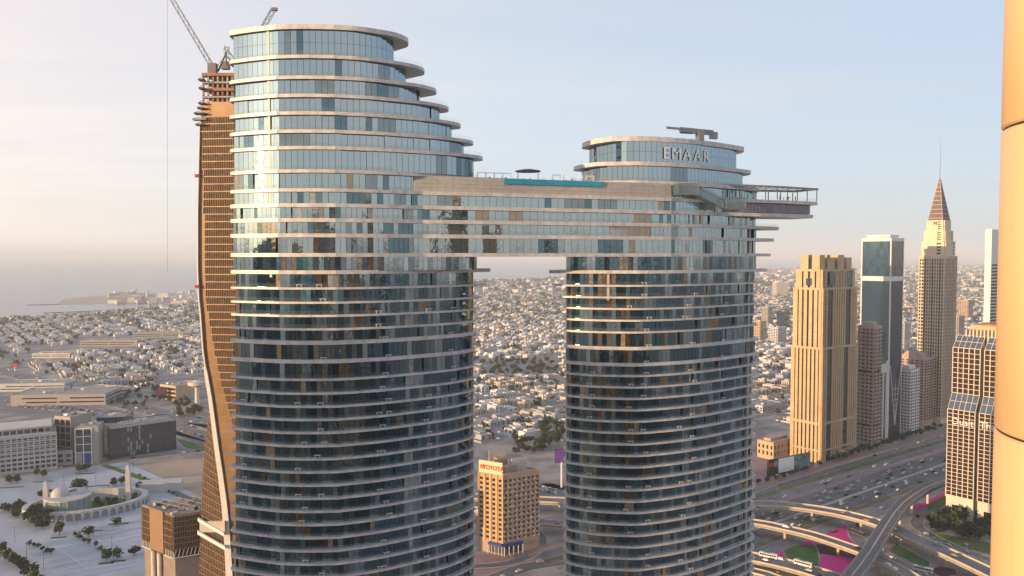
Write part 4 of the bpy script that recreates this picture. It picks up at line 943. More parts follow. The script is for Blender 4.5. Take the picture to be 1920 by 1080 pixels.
# ------------------------------------------------------------------ highway, flyovers, viaduct
def hp(s, o): return (E2.x * s + N2.x * o, E2.y * s + N2.y * o)
S0, S1 = 330.0, 3200.0
def hstrip(name, o0, o1, m, z, parent=None, h=None, kind='structure', s0=S0, s1=S1):
    a, b, c, d = hp(s0, o0), hp(s1, o0), hp(s1, o1), hp(s0, o1)
    if h is None: o = MB().quad((*a, z), (*b, z), (*c, z), (*d, z)).build(name, m, parent)
    else: o = MB().prism([a, b, c, d], z, z + h).build(name, m, parent)
    if parent is None: tag(o, kind=kind)
    return o
M_VERGE = mat('verge_planting', (0.06, 0.085, 0.03), 0.9, scale=0.12, c2=(0.20, 0.17, 0.11))
hw = hstrip('highway', 306, 409, M_ASPH, 0.02)
hstrip('service_lane', 377, 389, M_ASPHL, 0.026); hstrip('slip_lane', 306, 324, M_ASPHL, 0.026)
hstrip('median_planting', 324, 329.5, M_VERGE, 0.02, None, .16); hstrip('median_barrier', 345.6, 348.6, M_KERB, 0.02, None, .5)
hstrip('median_paving', 371.8, 376.6, M_PINKP, 0.02, None, .18); hstrip('verge', 389, 397, M_VERGE, 0.02, None, .15); hstrip('pavement', 408, 418, M_PINKP, 0.0, None, .16)
mk = MB()
for o in (329.8, 345.2, 349.0, 371.4, 377.3, 388.6, 397.4, 407.6, 306.5, 323.6):
    a, b, c, d = hp(S0, o - .1), hp(S1, o - .1), hp(S1, o + .1), hp(S0, o + .1); mk.quad((*a, .032), (*b, .032), (*c, .032), (*d, .032))
for o in (333.6, 337.4, 341.2, 352.8, 356.5, 360.3, 364.0, 367.7, 381.2, 384.9, 401, 312, 318):
    s = S0
    while s < 1500:
        a, b, c, d = hp(s, o - .09), hp(s + 4, o - .09), hp(s + 4, o + .09), hp(s, o + .09); mk.quad((*a, .032), (*b, .032), (*c, .032), (*d, .032)); s += 12
tag(mk.build('road_markings', M_MARK), kind='structure')
def pxline(pts, z, step=6.0):
    P = [G(x, y, z if not isinstance(z, (list, tuple)) else z[i]) for i, (x, y) in enumerate(pts)]
    return [tuple(p) for p in crom(P, step)]
PATHS = {}
def elevated(name, label, px, z, wd, piers=True, cat='flyover', deckm=None, para=M_CURB2, lanes=2, pier_step=34, pier_m=None):
    ln = pxline(px, z); PATHS[label] = (ln, wd, z)
    root = thing(name, label, cat, (ln[0][0], ln[0][1], 0)); h = wd / 2
    MB().strip(ln, -h, h, -1.5, -.02).build('deck', para, root)
    MB().strip(ln, -h + .4, h - .4, 0).build('carriageway', deckm or M_ASPHL, root)
    for s_ in (-1, 1): MB().strip(ln, *( (h - .35, h) if s_ > 0 else (-h, -h + .35)), -1.1, 1.15).build('parapet', para, root)
    acc = 0; k = 0
    for a, b in zip(ln, ln[1:]):
        acc += math.hypot(b[0] - a[0], b[1] - a[1])
        if piers and acc > pier_step:
            acc = 0; d = V2((b[0] - a[0], b[1] - a[1])).normalized(); n_ = V2((d.y, -d.x))
            MB().lathe((a[0], a[1], 0), [(1.0, 0), (1.0, a[2] - 3.4), (1.5, a[2] - 2.6), (2.6, a[2] - 1.52)], 12).build('pier', pier_m or para, root)
    for j in range(1, lanes):
        off = -h + wd * j / lanes; m2 = MB(); 
        for a, b in list(zip(ln, ln[1:]))[::2]: m2.strip([a, b], off - .08, off + .08, .012)
        tag(m2.build('lane_dashes', M_MARK, root), kind='stuff')
    return root, ln
F1 = [(700, 925), (880, 931), (1050, 939), (1200, 943), (1330, 944), (1410, 945), (1470, 947), (1540, 956), (1600, 968), (1660, 986), (1720, 1012), (1790, 1043), (1860, 1076), (1960, 1125)]
F2 = [(700, 925), (850, 950), (950, 966), (1030, 981), (1150, 981), (1300, 971), (1410, 979), (1472, 991), (1522, 1003), (1572, 1019), (1622, 1037), (1670, 1060), (1710, 1083), (1760, 1120)]
F3 = [(1150, 1010), (1300, 1026), (1410, 1045), (1480, 1060), (1540, 1077), (1620, 1104), (1700, 1140)]
elevated('flyover', 'upper curved flyover with golden lit parapets crossing the highway', F1, 9.0, 13.0, lanes=3)
elevated('flyover', 'middle curved flyover passing over the magenta flower beds', F2, 7.5, 10.0, lanes=2)
elevated('flyover', 'lowest flyover with buses at the bottom right of the towers', F3, 6.0, 15.0, lanes=4)
elevated('flyover', 'short outer ramp at bottom edge below the bus flyover', [(1250, 1040), (1410, 1071), (1450, 1083), (1530, 1110)], 4.5, 8.0, lanes=2)
MET = [(2050, 820), (1900, 862), (1840, 881), (1775, 901), (1740, 914), (1705, 935), (1680, 959), (1655, 997), (1630, 1037), (1600, 1077), (1572, 1112), (1540, 1150)]
mt, ml = elevated('metro_viaduct', 'curving grey metro viaduct with twin tracks crossing above the flyovers', MET, 13.0, 10.0, cat='viaduct', deckm=M_CONC, para=mat('viaduct_concrete', (0.36, 0.35, 0.35), .8, var=.12, scale=.3), lanes=1, pier_step=30, pier_m=M_PALE)
M_RAILS = mat('track_bed', (0.20, 0.19, 0.195), .8, var=.2)
for off in (-2.4, 2.4): MB().strip(ml, off - 1.4, off + 1.4, .05, .25).build('track_bed', M_RAILS, mt)
for off in (-3.1, -1.7, 1.7, 3.1): MB().strip(ml, off - .09, off + .09, .26, .42).build('rail', M_METAL, mt)
MB().strip(ml, -.5, .5, .02, .7).build('walkway', M_KERB, mt)
def road(name, px, wd, m=M_ASPHL, z=0.03, kerb=True):
    ln = pxline(px, 0.0); o = MB().strip(ln, -wd / 2, wd / 2, z).build(name, m); tag(o, kind='structure')
    if kerb:
        for s_ in (-1, 1):
            a, b = (wd / 2, wd / 2 + .8) if s_ > 0 else (-wd / 2 - .8, -wd / 2); MB().strip(ln, a, b, 0.0, .15).build('kerb', M_KERB, o)
    PATHS[name + str(px[0])] = (ln, wd, 0.03); return o
patch('lawn', [(1470, 1031), (1502, 1020), (1526, 1021), (1533, 1035), (1535, 1047), (1534, 1066), (1477, 1051)], M_LAWN, 0.06)
patch('flower_bed', [(1548, 1001), (1586, 983), (1590, 1000), (1597, 1012), (1607, 1022), (1575, 1012)], M_MAGENTA, 0.062)
patch('flower_bed', [(1500, 1022), (1522, 1010), (1528, 1022)], M_MAGENTA, 0.064)
patch('flower_bed', [(1538, 1041), (1570, 1043), (1612, 1051), (1590, 1078), (1537, 1066)], M_MAGENTA, 0.062)
patch('flower_bed', [(1446, 1039), (1464, 1032), (1473, 1047)], M_MAGENTA, 0.064)
patch('planting_bed', [(1530, 1021), (1566, 1020), (1618, 1050), (1574, 1043), (1537, 1039)], M_PLUM, 0.06)
patch('planting_bed', [(1551, 1000), (1568, 993), (1574, 996), (1570, 1000)], mat('dark_magenta', (.16, .012, .06), .9), 0.07)
patch('lawn', [(1668, 1034), (1681, 1020), (1742, 1054), (1741, 1068)], M_LAWN, 0.06)
patch('lawn', [(1735, 1000), (1775, 1003), (1870, 1020), (1870, 1042), (1800, 1026), (1760, 1013)], mat('dry_lawn', (.09, .12, .035), .9, var=.3, scale=.1), 0.06)
patch('lawn', [(1735, 941), (1774, 926), (1790, 945), (1741, 957)], MATS['dry_lawn'], 0.06)
patch('flower_bed', [(1710, 953), (1772, 922), (1776, 926), (1718, 958)], M_MAGENTA, 0.07)
patch('planting_bed', [(1746, 1066), (1765, 1062), (1790, 1068), (1793, 1076), (1770, 1082), (1748, 1077)], M_PLUM, 0.06)
road('slip_road', [(1745, 962), (1726, 970), (1719, 979), (1724, 990), (1742, 1002), (1768, 1016), (1815, 1035), (1860, 1051), (1930, 1080)], 8)
road('slip_road', [(1590, 978), (1602, 985), (1604, 1000), (1612, 1015), (1640, 1035), (1670, 1048), (1740, 1078), (1800, 1110)], 9)
road('street', [(860, 1110), (934, 1082), (985, 1064), (1050, 1054), (1120, 1050)], 12, M_ASPH)
road('street', [(880, 1062), (940, 1058), (985, 1046), (1010, 1030), (1016, 1012), (1008, 1000), (990, 992)], 7, M_ASPH)
road('street', [(1018, 905), (1040, 912), (1070, 918), (1000, 900)][:3], 10, M_ASPH, kerb=False)
patch('car_park', [(1005, 908), (1060, 905), (1060, 930), (1005, 930)], M_ASPHL, 0.03)
patch('pavement_area', [(880, 1040), (1015, 1035), (1060, 1048), (930, 1080), (870, 1080)], M_PINKP, 0.015)
patch('pavement_area', [(1415, 800), (1490, 860), (1530, 878), (1430, 915), (1405, 905)], M_PINKP, 0.015)
road('frontage_road', [(1380, 935), (1430, 913), (1520, 884), (1640, 848), (1760, 815), (1850, 793)], 9, M_ASPHL)
# left side
road('avenue', [(-150, 660), (-60, 680), (31, 702), (130, 730), (229, 757), (385, 792), (520, 825)], 34, M_ASPHL)
road('avenue', [(-60, 702), (60, 735), (180, 768), (330, 812), (430, 850)], 12, M_ASPHL)
patch('plaza', [(-60, 905), (110, 884), (235, 866), (290, 890), (400, 935), (520, 1010), (520, 1130), (-60, 1130)], M_PLAZA, 0.01)
patch('sand_lot', [(258, 872), (300, 862), (420, 858), (440, 935), (372, 930), (330, 908)], M_SAND, 0.02)
road('street', [(195, 872), (260, 895), (330, 925), (420, 965)], 7, M_ASPH)
patch('lawn', [(205, 877), (216, 874), (330, 918), (322, 922)], M_LAWN, 0.05)
road('street', [(-60, 897), (60, 885), (180, 866), (330, 850), (440, 838)], 10, M_ASPHL)
patch('lawn', [(330, 822), (385, 834), (385, 848), (345, 838)], M_LAWN, 0.05)
patch('car_park', [(330, 790), (420, 800), (420, 838), (330, 815)], M_ASPHL, 0.03)
patch('car_park', [(0, 742), (120, 752), (230, 770), (330, 800), (200, 790), (0, 775)], M_ASPHL, 0.028)
bays = MB()
for (x0, y0), (x1, y1), n in (((-10, 985), (200, 1075), 30), ((-10, 1005), (150, 1078), 24), ((150, 890), (215, 915), 12), ((60, 890), (170, 905), 14), ((170, 1000), (252, 1035), 12), ((0, 1030), (110, 1078), 18), ((190, 985), (255, 1010), 12)):
    for i in range(n):
        p = G(x0 + (x1 - x0) * i / n, y0 + (y1 - y0) * i / n); d = Vector((1, .25, 0)).normalized() * 10; w_ = Vector((-.25, 1, 0)) * .34
        bays.quad((p.x, p.y, .025), (p.x + d.x, p.y + d.y, .025), (p.x + d.x + w_.x, p.y + d.y + w_.y, .025), (p.x + w_.x, p.y + w_.y, .025))
for pts in ([(120, 905), (230, 945)], [(90, 1000), (265, 968)], [(180, 1010), (262, 1050)], [(100, 1022), (170, 1070)]):
    bays.strip(pxline(pts, 0.0, 20), -.3, .3, .03)
for x0, y0, x1, y1, n in ((10, 915, 190, 899, 26), (20, 928, 140, 915, 18), (195, 1005, 262, 1040, 16), (60, 1060, 200, 1020, 20), (130, 1078, 262, 1045, 18), (190, 900, 235, 918, 10)):
    for i in range(n):
        p = G(x0 + (x1 - x0) * i / n, y0 + (y1 - y0) * i / n); bays.quad((p.x, p.y, .027), (p.x + .22, p.y, .027), (p.x + 1.6, p.y + 9, .027), (p.x + 1.4, p.y + 9, .027))
    a, b = G(x0, y0), G(x1, y1); bays.strip([tuple(a), tuple(b)], -.2, .2, .028)
tag(bays.build('bay_markings', M_MARK), kind='structure')
for x, y, l in ((20, 914, 20), (80, 903, 16), (160, 888, 16), (110, 1008, 10), (170, 996, 16), (222, 982, 14), (200, 1056, 9), (222, 1052, 9), (170, 912, 30), (60, 945, 20)):
    p = G(x, y); MB().box((p.x, p.y, 0), l, 2.6, .22, R(12)).build('planting_island', LEAF[1])['kind'] = 'structure'

for k, (x, y) in enumerate(((50, 1050), (82, 1068), (28, 1018), (180, 905), (120, 915), (250, 890), (210, 1040))):
    p = G(x, y); lp = thing('street_lamp', 'thin dark lamp post on the mosque plaza', 'street lamp', p, 'plaza lamp posts')
    MB().bar(p, (p.x, p.y, 11), .14, 6, .08).build('mast', M_DARK, lp); MB().bar((p.x - 1.2, p.y, 11), (p.x + 1.2, p.y, 11.1), .12, 4).build('lamp_arm', M_DARK, lp)
# ------------------------------------------------------------------ mosque with oval arcade
ce = G(160, 950).to_2d(); ea = (G(279, 938).to_2d() - G(41, 969).to_2d()) / 2; ce = (G(279, 938).to_2d() + G(41, 969).to_2d()) / 2
eb = V2((-ea.y, ea.x)).normalized() * 30.0
mq = thing('mosque', 'white mosque hall ringed by an oval arcade on the plaza', 'mosque', (ce.x, ce.y, 0)); M_MQ = mat('mosque_white', (0.50, 0.50, 0.50), .7, var=.08, scale=.2)
nb = 46; rin = .93
P_ = [(ce + ea * math.cos(2 * math.pi * i / nb) + eb * math.sin(2 * math.pi * i / nb)) for i in range(nb)]
Q_ = [ce + (p - ce) * .90 for p in P_]
for ring_, nm, z0, z1 in ((P_, 'arcade_roof', 6.0, 7.0),):
    b = MB()
    for i in range(nb):
        j = (i + 1) % nb; vs_ = [(P_[i].x, P_[i].y), (P_[j].x, P_[j].y), (Q_[j].x, Q_[j].y), (Q_[i].x, Q_[i].y)]
        b.prism(vs_, z0, z1)
    b.build(nm, M_MQ, mq)
b = MB()
for i in range(nb): j = (i + 1) % nb; b.quad((Q_[i].x, Q_[i].y, 0), (Q_[j].x, Q_[j].y, 0), (Q_[j].x, Q_[j].y, 6), (Q_[i].x, Q_[i].y, 6))
b.build('inner_wall', M_MQ, mq)
for i in range(nb):
    j = (i + 1) % nb; a, c_ = P_[i], P_[j]; t_ = c_ - a; n_ = V2((t_.y, -t_.x)).normalized() * .5; ar = MB()
    prof = [(.12, 0.0), (.12, 3.0)] + [(.5 - .38 * math.cos(math.pi * k / 6), 3 + 2.2 * math.sin(math.pi * k / 6)) for k in range(7)] + [(.88, 3.0), (.88, 0.0)]
    f_ = lambda u_, z_, o_: (a.x + t_.x * u_ - n_.x * o_, a.y + t_.y * u_ - n_.y * o_, z_)
    ar.quad(f_(0, 0, 0), f_(.12, 0, 0), f_(.12, 5.99, 0), f_(0, 5.99, 0)); ar.quad(f_(.88, 0, 0), f_(1, 0, 0), f_(1, 5.99, 0), f_(.88, 5.99, 0))
    for (u0, z0_), (u1, z1_) in zip(prof[1:-1], prof[2:-1]):
        if u1 > u0: ar.quad(f_(u0, z0_, 0), f_(u1, z1_, 0), f_(u1, 5.99, 0), f_(u0, 5.99, 0))
    for (u0, z0_), (u1, z1_) in zip(prof, prof[1:]): ar.quad(f_(u0, z0_, 0), f_(u0, z0_, 1), f_(u1, z1_, 1), f_(u1, z1_, 0))
    ar.build('arch', M_MQ, mq)
hc = ce - ea * .30; hall = [hc + ea * (.36 * math.cos(t)) + eb * (.62 * math.sin(t)) for t in [k * math.pi / 10 for k in range(20)]]
MB().prism([(p.x, p.y) for p in hall], 0, 12.0).build('prayer_hall', mat('pale_green_glass', (0.22, 0.32, 0.31), .15, ior=1.7, var=.2, scale=.2), mq)
for k in range(20):
    p = hall[k] ; MB().bar((p.x, p.y, 0), (p.x, p.y, 12.4), .28, 4).build('hall_mullion', M_MQ, mq)
MB().prism([(p.x, p.y) for p in [hc + (q - hc) * 1.05 for q in hall]], 12.0, 13.0).build('hall_roof', M_MQ, mq)
for off, r in ((-.12, 6.5), (.22, 4.2)):
    p = hc + ea * off; MB().lathe((p.x, p.y, 13.0), [(r, 0), (r * .98, r * .3), (r * .8, r * .65), (r * .5, r * .88), (.2, r)], 18).build('dome', M_MQ, mq)
for k in range(5):
    p = hc + ea * rnd.uniform(-.25, .3) + eb * rnd.uniform(-.4, .4); MB().box((p.x, p.y, 13.0), 4, 3, 1.2, rnd.random()).build('roof_light', M_METAL, mq)
p = G(232, 935); MB().box((p.x + 20, p.y + 24, 0), 34, 12, 8, R(15)).build('annex', M_MQ, mq)
patch('courtyard_garden', [(170, 940), (205, 932), (250, 938), (240, 955), (190, 966), (170, 955)], M_LAWN, 0.05)
for px_, pyb, pyt, lb in ((87, 962, 903, 'shorter white minaret at the left end of the mosque'), (241, 945, 873, 'taller sunlit minaret at the right end of the mosque')):
    p = G(px_, pyb); h = zat(pyt, p.to_2d()); mi = thing('minaret', lb, 'minaret', p)
    MB().box(p, 3.4, 3.4, h - 4, R(12)).build('shaft', M_MQ, mi); MB().box((p.x, p.y, h - 4), 2.6, 2.6, 3.2, R(12)).build('lantern', M_MQ, mi)
    MB().lathe((p.x, p.y, h - .8), [(1.5, 0), (1.1, .7), (.1, 1.4)], 10).build('cap', M_MQ, mi)

# ------------------------------------------------------------------ mid-rise blocks on the left
def block(name, label, c, dirv, lw, ld, h, wall, cols_, rows_, cat='building', wm=None, wf=(.62, .6), z0=2.0, joined=False, group=None, frames=None, name_w='window'):
    d = V2(dirv).normalized(); n_ = V2((-d.y, d.x)); q = [c, c + d * lw, c + d * lw + n_ * ld, c + n_ * ld]
    rt = thing(name, label, cat, (c.x, c.y, 0), group); MB().prism([(p.x, p.y) for p in q], 0, h).build('wall', wall, rt)
    MB().prism([(p.x, p.y) for p in shrink(q, .4)], h + .004, h + .35).build('roof', M_ROOF, rt)
    for a, b in zip(q, q[1:] + q[:1]):
        t_ = b - a; nn = V2((t_.y, -t_.x)).normalized(); MB().obox((a.x, a.y, h + .01), (t_.x, t_.y, 0), (-nn.x * .35, -nn.y * .35, 0), (0, 0, 1.0)).build('parapet', wall, rt)
    if cols_:
        window_grid(rt, q[0], q[1], z0, h - 1.5, cols_[0], rows_, wf[0], wf[1], wm, name_w, .16, joined=joined)
        if cols_[1]: window_grid(rt, q[1], q[2], z0, h - 1.5, cols_[1], rows_, wf[0], wf[1], wm, name_w, .16, joined=joined)
        if cols_[2]: window_grid(rt, q[3], q[0], z0, h - 1.5, cols_[2], rows_, wf[0], wf[1], wm, name_w, .16, joined=joined)
    for i in range(4):
        p = q[0].lerp(q[2], rnd.uniform(.2, .8)) + d * rnd.uniform(-4, 4); MB().box((p.x, p.y, h + .35), rnd.uniform(2, 5), rnd.uniform(2, 4), rnd.uniform(1, 2.5), math.atan2(d.y, d.x)).build('roof_unit', rnd.choice([M_METAL, M_PALE, M_WHITE]), rt)
    return rt, q
M_GREYW = mat('grey_white_render', (0.50, 0.51, 0.51), .7, var=.08, scale=.2)
a = G(-90, 902).to_2d(); b = G(107, 879).to_2d()
rt, q = block('framed_block', 'grey white block with framed balconies at the left edge', a, b - a, (b - a).length, 40, 34, M_GREYW, (18, 5, 0), 7, wf=(.72, .62))
bars(rt, q[0], q[1], 0, 34, 9, .9, 1.0, M_GREYW, 'frame_post'); bars(rt, q[0], q[1], 6, 34, 7, .55, .9, M_GREYW, 'frame_beam', True)
d_ = (b - a).normalized(); n_ = V2((-d_.y, d_.x))
MB().prism([(p.x, p.y) for p in (q[0] + n_ * 5, q[1] + n_ * 5 - d_ * 4, q[2] - d_ * 4, q[3])], 34.4, 40).build('penthouse', M_GREYW, rt)
window_grid(rt, q[0] + n_ * 4.95, q[1] + n_ * 4.95 - d_ * 4, 34.8, 39.2, 14, 1, .8, .8)
MB().prism([(p.x, p.y) for p in (q[0] + n_ * 4.4, q[1] + n_ * 4.4 - d_ * 3.4, q[2] - d_ * 4, q[3])], 40, 40.8).build('penthouse_roof', M_PALE, rt)
a = G(106, 873).to_2d(); block('low_annex', 'small grey framed annex between the left edge blocks', a, (1, .25), 14, 14, 13, M_GREYW, (2, 1, 0), 2)
M_TAUPE = mat('taupe_render', (0.36, 0.33, 0.30), .75, var=.08, scale=.2)
a = G(104, 866).to_2d(); rt, q = block('taupe_block', 'taupe block with tall framed window bays left of the dark glass offices', a, (.95, -.32), 20, 24, 44, M_TAUPE, (3, 0, 0), 6, wf=(.8, .8))
a = G(140, 872).to_2d(); rt, q = block('taupe_block', 'stepped grey block with white framed glazing and blue base', a, (.97, .25), 21, 22, 36, M_TAUPE, None, 0)
t_ = (q[1] - q[0]); nn = V2((t_.y, -t_.x)).normalized(); window_grid(rt, q[0].lerp(q[1], .05), q[0].lerp(q[1], .72), 12, 34, 2, 3, .9, .92, M_WIN); window_grid(rt, q[0].lerp(q[1], .3), q[0].lerp(q[1], .72), 1, 11, 1, 1, .95, .92, M_BLUE, 'blue_panel')
bars(rt, q[0].lerp(q[1], .05), q[0].lerp(q[1], .72), 0, 35, 2, .8, .8, M_WHITE, 'frame_post'); bars(rt, q[0].lerp(q[1], .05), q[0].lerp(q[1], .72), 12, 34.5, 3, .7, .7, M_WHITE, 'frame_beam', True)
M_NAVY = mat('navy_glass', (0.012, 0.03, 0.055), .06, ior=1.9, var=.3, scale=.1)
a = G(206, 862).to_2d(); b = G(331, 842).to_2d(); rt, q = block('glass_offices', 'long dark glass office block with roof lettering', a, b - a, (b - a).length, 30, 31, M_NAVY, None, 0)
UPN = [unit_box('facade_panel', M_NAVY), unit_box('facade_panel', M_WIN), unit_box('facade_panel', mat('pale_panel', (.30, .33, .34), .4))]
t_ = (q[1] - q[0]) / 24; nn = V2((t_.y, -t_.x)).normalized()
for c_ in range(24):
    for r in range(6):
        p = q[0] + t_ * (c_ + .5) + nn * .1; k_ = 2 if 5 < c_ < 15 and rnd.random() < .33 else rnd.choice([0, 0, 1]); place(UPN[k_], 'facade_panel', rt, frame((p.x, p.y, 1 + r * 4.8), t_, nn, t_.length * (.96 if k_ < 2 else .6), .25, 4.3, rnd.gauss(0, R(.5)), rnd.gauss(0, R(.5))))
bars(rt, q[0], q[1], 30.6, 31.2, 1, .9, 1.2, M_PALE, 'eaves', True); window_grid(rt, q[3], q[0], 1, 30, 5, 6, .95, .9, M_NAVY, 'facade_panel', .2)
p = q[0].lerp(q[1], .26); place(text_mesh('MERAAS', 5.5, .2, M_WHITE, .05), 'roof_lettering', rt, text_frame((p.x, p.y + 2, 32.3), t_.to_3d(), nn.to_3d()))
a = G(182, 852).to_2d(); block('glass_offices', 'plain navy glass cube between taupe block and dark offices', a, (1, .2), 26, 34, 36, M_NAVY, (5, 3, 0), 5, wm=M_NAVY, wf=(.95, .9))
a = G(300, 748).to_2d(); rt, q = block('striped_offices', 'low building with sunlit orange bands beside the water tower', a, (.85, -.5), 34, 40, 20, M_SANDST, None, 0)
t_ = q[0] - q[3]
for k in range(3): window_grid(rt, q[3], q[0], 3 + k * 5.6, 6.5 + k * 5.6, 1, 1, .96, .9, M_WIN, 'window_band', .3); window_grid(rt, q[0], q[1], 3 + k * 5.6, 6.5 + k * 5.6, 1, 1, .96, .9, M_WIN, 'window_band', .3)
for px_, y0, y1, lb, s_ in ((370, 765, 713, 'mushroom shaped water tower beside the bronze tower', 9), (1018, 760, 730, 'mushroom shaped water tower between the glass towers', 5), (985, 652, 628, 'distant slim water tower among the villas', 6), (998, 644, 624, 'distant capped water tower right of the slim one', 6)):
    p = G(px_, y0); h = zat(y1, p.to_2d()); wt_ = thing('water_tower', lb, 'water tower', p)
    MB().lathe(p, [(s_ * .34, 0), (s_ * .3, h * .7), (s_ * .35, h * .76)], 16).build('stem', M_PALE, wt_); MB().lathe((p.x, p.y, h * .74), [(s_ * .4, 0), (s_ * 1.25, h * .1), (s_ * 1.3, h * .2), (s_ * .6, h * .23), (s_ * .5, h * .26)], 20).build('tank', M_PALE, wt_)
for px_, py, w_, h_, m_, lb in ((303, 752, 14, 11, mat('purple_poster', (.10, .02, .07), .6), 'purple roadside billboard among trees at left'), (128, 752, 9, 17, mat('blue_poster', (.25, .35, .5), .5, c2=(.02, .03, .05), scale=.3), 'tall blue poster mast beside the avenue'), (28, 695, 10, 7, mat('pink_poster', (.5, .08, .14), .6), 'pink billboard by the avenue at far left'), (1053, 915, 12, 12, mat('violet_screen', (.16, .06, .30), .5, var=.4, scale=.3), 'violet poster on a white mast right of the sign roof block')):
    p = G(px_, py); bl = thing('billboard', lb, 'billboard', p); hh = 6 if px_ != 1053 else 22
    MB().bar((p.x, p.y, 0), (p.x, p.y, hh + 1), .9, 8).build('mast', M_WHITE, bl); MB().box((p.x, p.y, hh), w_, 1.2, h_, R(12)).build('frame', M_DARK, bl); MB().box((p.x, p.y - .75, hh + .5), w_ - 1, .2, h_ - 1, R(12)).build('poster', m_, bl)
mid = [(158, 742, (.9, -.25), 60, 22, 12, M_PALE, 'long low mall block with red panels by the avenue'), (20, 762, (1, .1), 120, 60, 14, M_TAUPE, 'wide flat dark roofed mall at left'), (0, 735, (1, .1), 90, 40, 11, M_GREYW, 'flat grey mall hall behind the wide mall'),
       (60, 672, (.95, .1), 70, 30, 9, M_PALE, 'pale school building among villas at left'), (150, 650, (.97, .1), 120, 30, 12, M_TAUPE, 'long dark sheds among villas at left'), (250, 634, (.97, .2), 130, 26, 12, M_TAUPE, 'long grey roofed hall behind the sheds'), (205, 566, (1, .2), 130, 50, 22, M_TAUPE, 'dark hotel block on the sandbar shore'),
       (1425, 640, (.79, .61), 24, 26, 46, M_SANDST, 'golden apartment block left of the hotel'), (1458, 645, (.79, .61), 34, 24, 36, M_GREYW, 'grey white balcony block beside the golden hotel'), (1440, 610, (.79, .61), 22, 22, 52, M_TAUPE, 'taupe mid rise behind the balcony block'), (1456, 556, (.97, .2), 62, 40, 68, M_PALE, 'large pale square office block on the hazy skyline'), (1470, 620, (.79, .61), 26, 22, 50, M_NAVY, 'blue glass mid rise behind the balcony block'),
       (1695, 660, (.79, .61), 26, 22, 60, M_GREYW, 'grey slab behind the spire tower left side'), (1797, 640, (.79, .61), 30, 22, 58, M_TAUPE, 'taupe tower block right of the spire tower'), (1815, 600, (.79, .61), 36, 30, 60, M_PINKST, 'pink distant block between spire tower and white tower'), (1620, 560, (.97, .2), 40, 30, 40, M_PALE, 'pale distant block left of teal tower'), (1430, 775, (.79, .61), 40, 30, 9, M_GREYW, 'low white hall left of the golden hotel base')]
for px_, py, dv_, lw, ld, h, m_, lb in mid:
    c_ = G(px_, py).to_2d(); block('city_block', lb, c_, dv_, lw, ld, h, m_, (2, 1, 1) if px_ < 260 and py > 600 else (max(3, int(lw / 5)), max(2, int(ld / 5)), max(2, int(ld / 5))), max(2, int(h / 3.8)) if px_ >= 260 or py < 600 else 2, wf=(.6, .5) if px_ >= 260 or py < 600 else (.94, .34), joined=True)
c_ = corner(1412, 500); block('rear_tower', 'pinkish balcony tower peeking out right behind the shorter glass tower', V2((103, 395)), (.85, .5), 16, 22, zat(648, V2((103, 395))), M_PINKST, (5, 4, 3), 44, wf=(.6, .55), joined=True)

# ------------------------------------------------------------------ trees
def crown_mesh(nm, r, h, n, leaf, m, seed):
    q = random.Random(seed); b = MB(); lob = [(q.uniform(-.45, .45) * r, q.uniform(-.45, .45) * r, h * q.uniform(.35, .75), q.uniform(.45, .75) * r) for _ in range(6)]
    for i in range(n):
        lx, ly, lz, lr = q.choice(lob); v_ = Vector((q.gauss(0, 1), q.gauss(0, 1), q.gauss(0, 1))).normalized() * lr * q.uniform(.55, 1.05)
        c_ = Vector((lx + v_.x, ly + v_.y, max(.25 * h, lz + v_.z * .8))); e1 = Vector((q.gauss(0, 1), q.gauss(0, 1), q.gauss(0, .7))).normalized(); e2 = e1.cross(Vector((q.gauss(0, 1), q.gauss(0, 1), q.gauss(0, 1)))).normalized(); s_ = leaf * q.uniform(.6, 1.3)
        b.add([c_ - e1 * s_, c_ + e2 * s_ * .7, c_ + e1 * s_, c_ - e2 * s_ * .7], [(0, 1, 2, 3)])
    return b.mesh(nm, m)
TREE = []
for i in range(6):
    h = 6.5; cr = crown_mesh('crown', 2.9, h, 210, .62, LEAF[i % 3], 40 + i)
    tk = MB().bar((0, 0, 0), (0, 0, h * .55), .22, 6, .12)
    for j in range(4): tk.bar((0, 0, h * .38), (math.cos(j * 1.6 + i) * 1.4, math.sin(j * 1.6 + i) * 1.4, h * .66), .1, 4, .05)
    TREE.append((cr, tk.mesh('trunk', M_BARK)))
def tree(p, s, label, group):
    k = rnd.randrange(6); o = thing('tree', label, 'tree', (p[0], p[1], 0), group); o.scale = (s, s, s * rnd.uniform(.85, 1.15)); o.rotation_euler.z = rnd.uniform(0, 6.3)
    for m_, nm in zip(TREE[k], ('crown', 'trunk')): c_ = bpy.data.objects.new(nm, m_); link(c_, o)
GRP = {}
def trees_px(lst, label, group):
    for x, y, s in lst: tree(G(x, y), s, label, group)
trees_px([(18, 907, 1.5), (32, 905, 1.5), (70, 892, 1.3), (82, 894, 1.3), (150, 886, 1.5), (163, 883, 1.4), (165, 1007, 1.4), (112, 1003, 1.7), (218, 985, 1.2), (200, 1050, 1.4), (220, 1048, 1.3), (252, 1040, 1.4), (143, 922, 1.9), (152, 921, 1.9), (80, 935, 1.3), (94, 931, 1.2), (215, 912, 1.3), (228, 908, 1.3), (258, 924, 1.4), (272, 922, 1.4)], 'round shade tree standing alone on the mosque car park', 'car park shade trees')
trees_px([(140 + i * 9.5, 1006 + i * 5.6, .75) for i in range(7)] + [(55 + i * 8.2, 1024 + i * 3.2, .7) for i in range(6)], 'small clipped tree in a planting row on the plaza', 'plaza row trees')
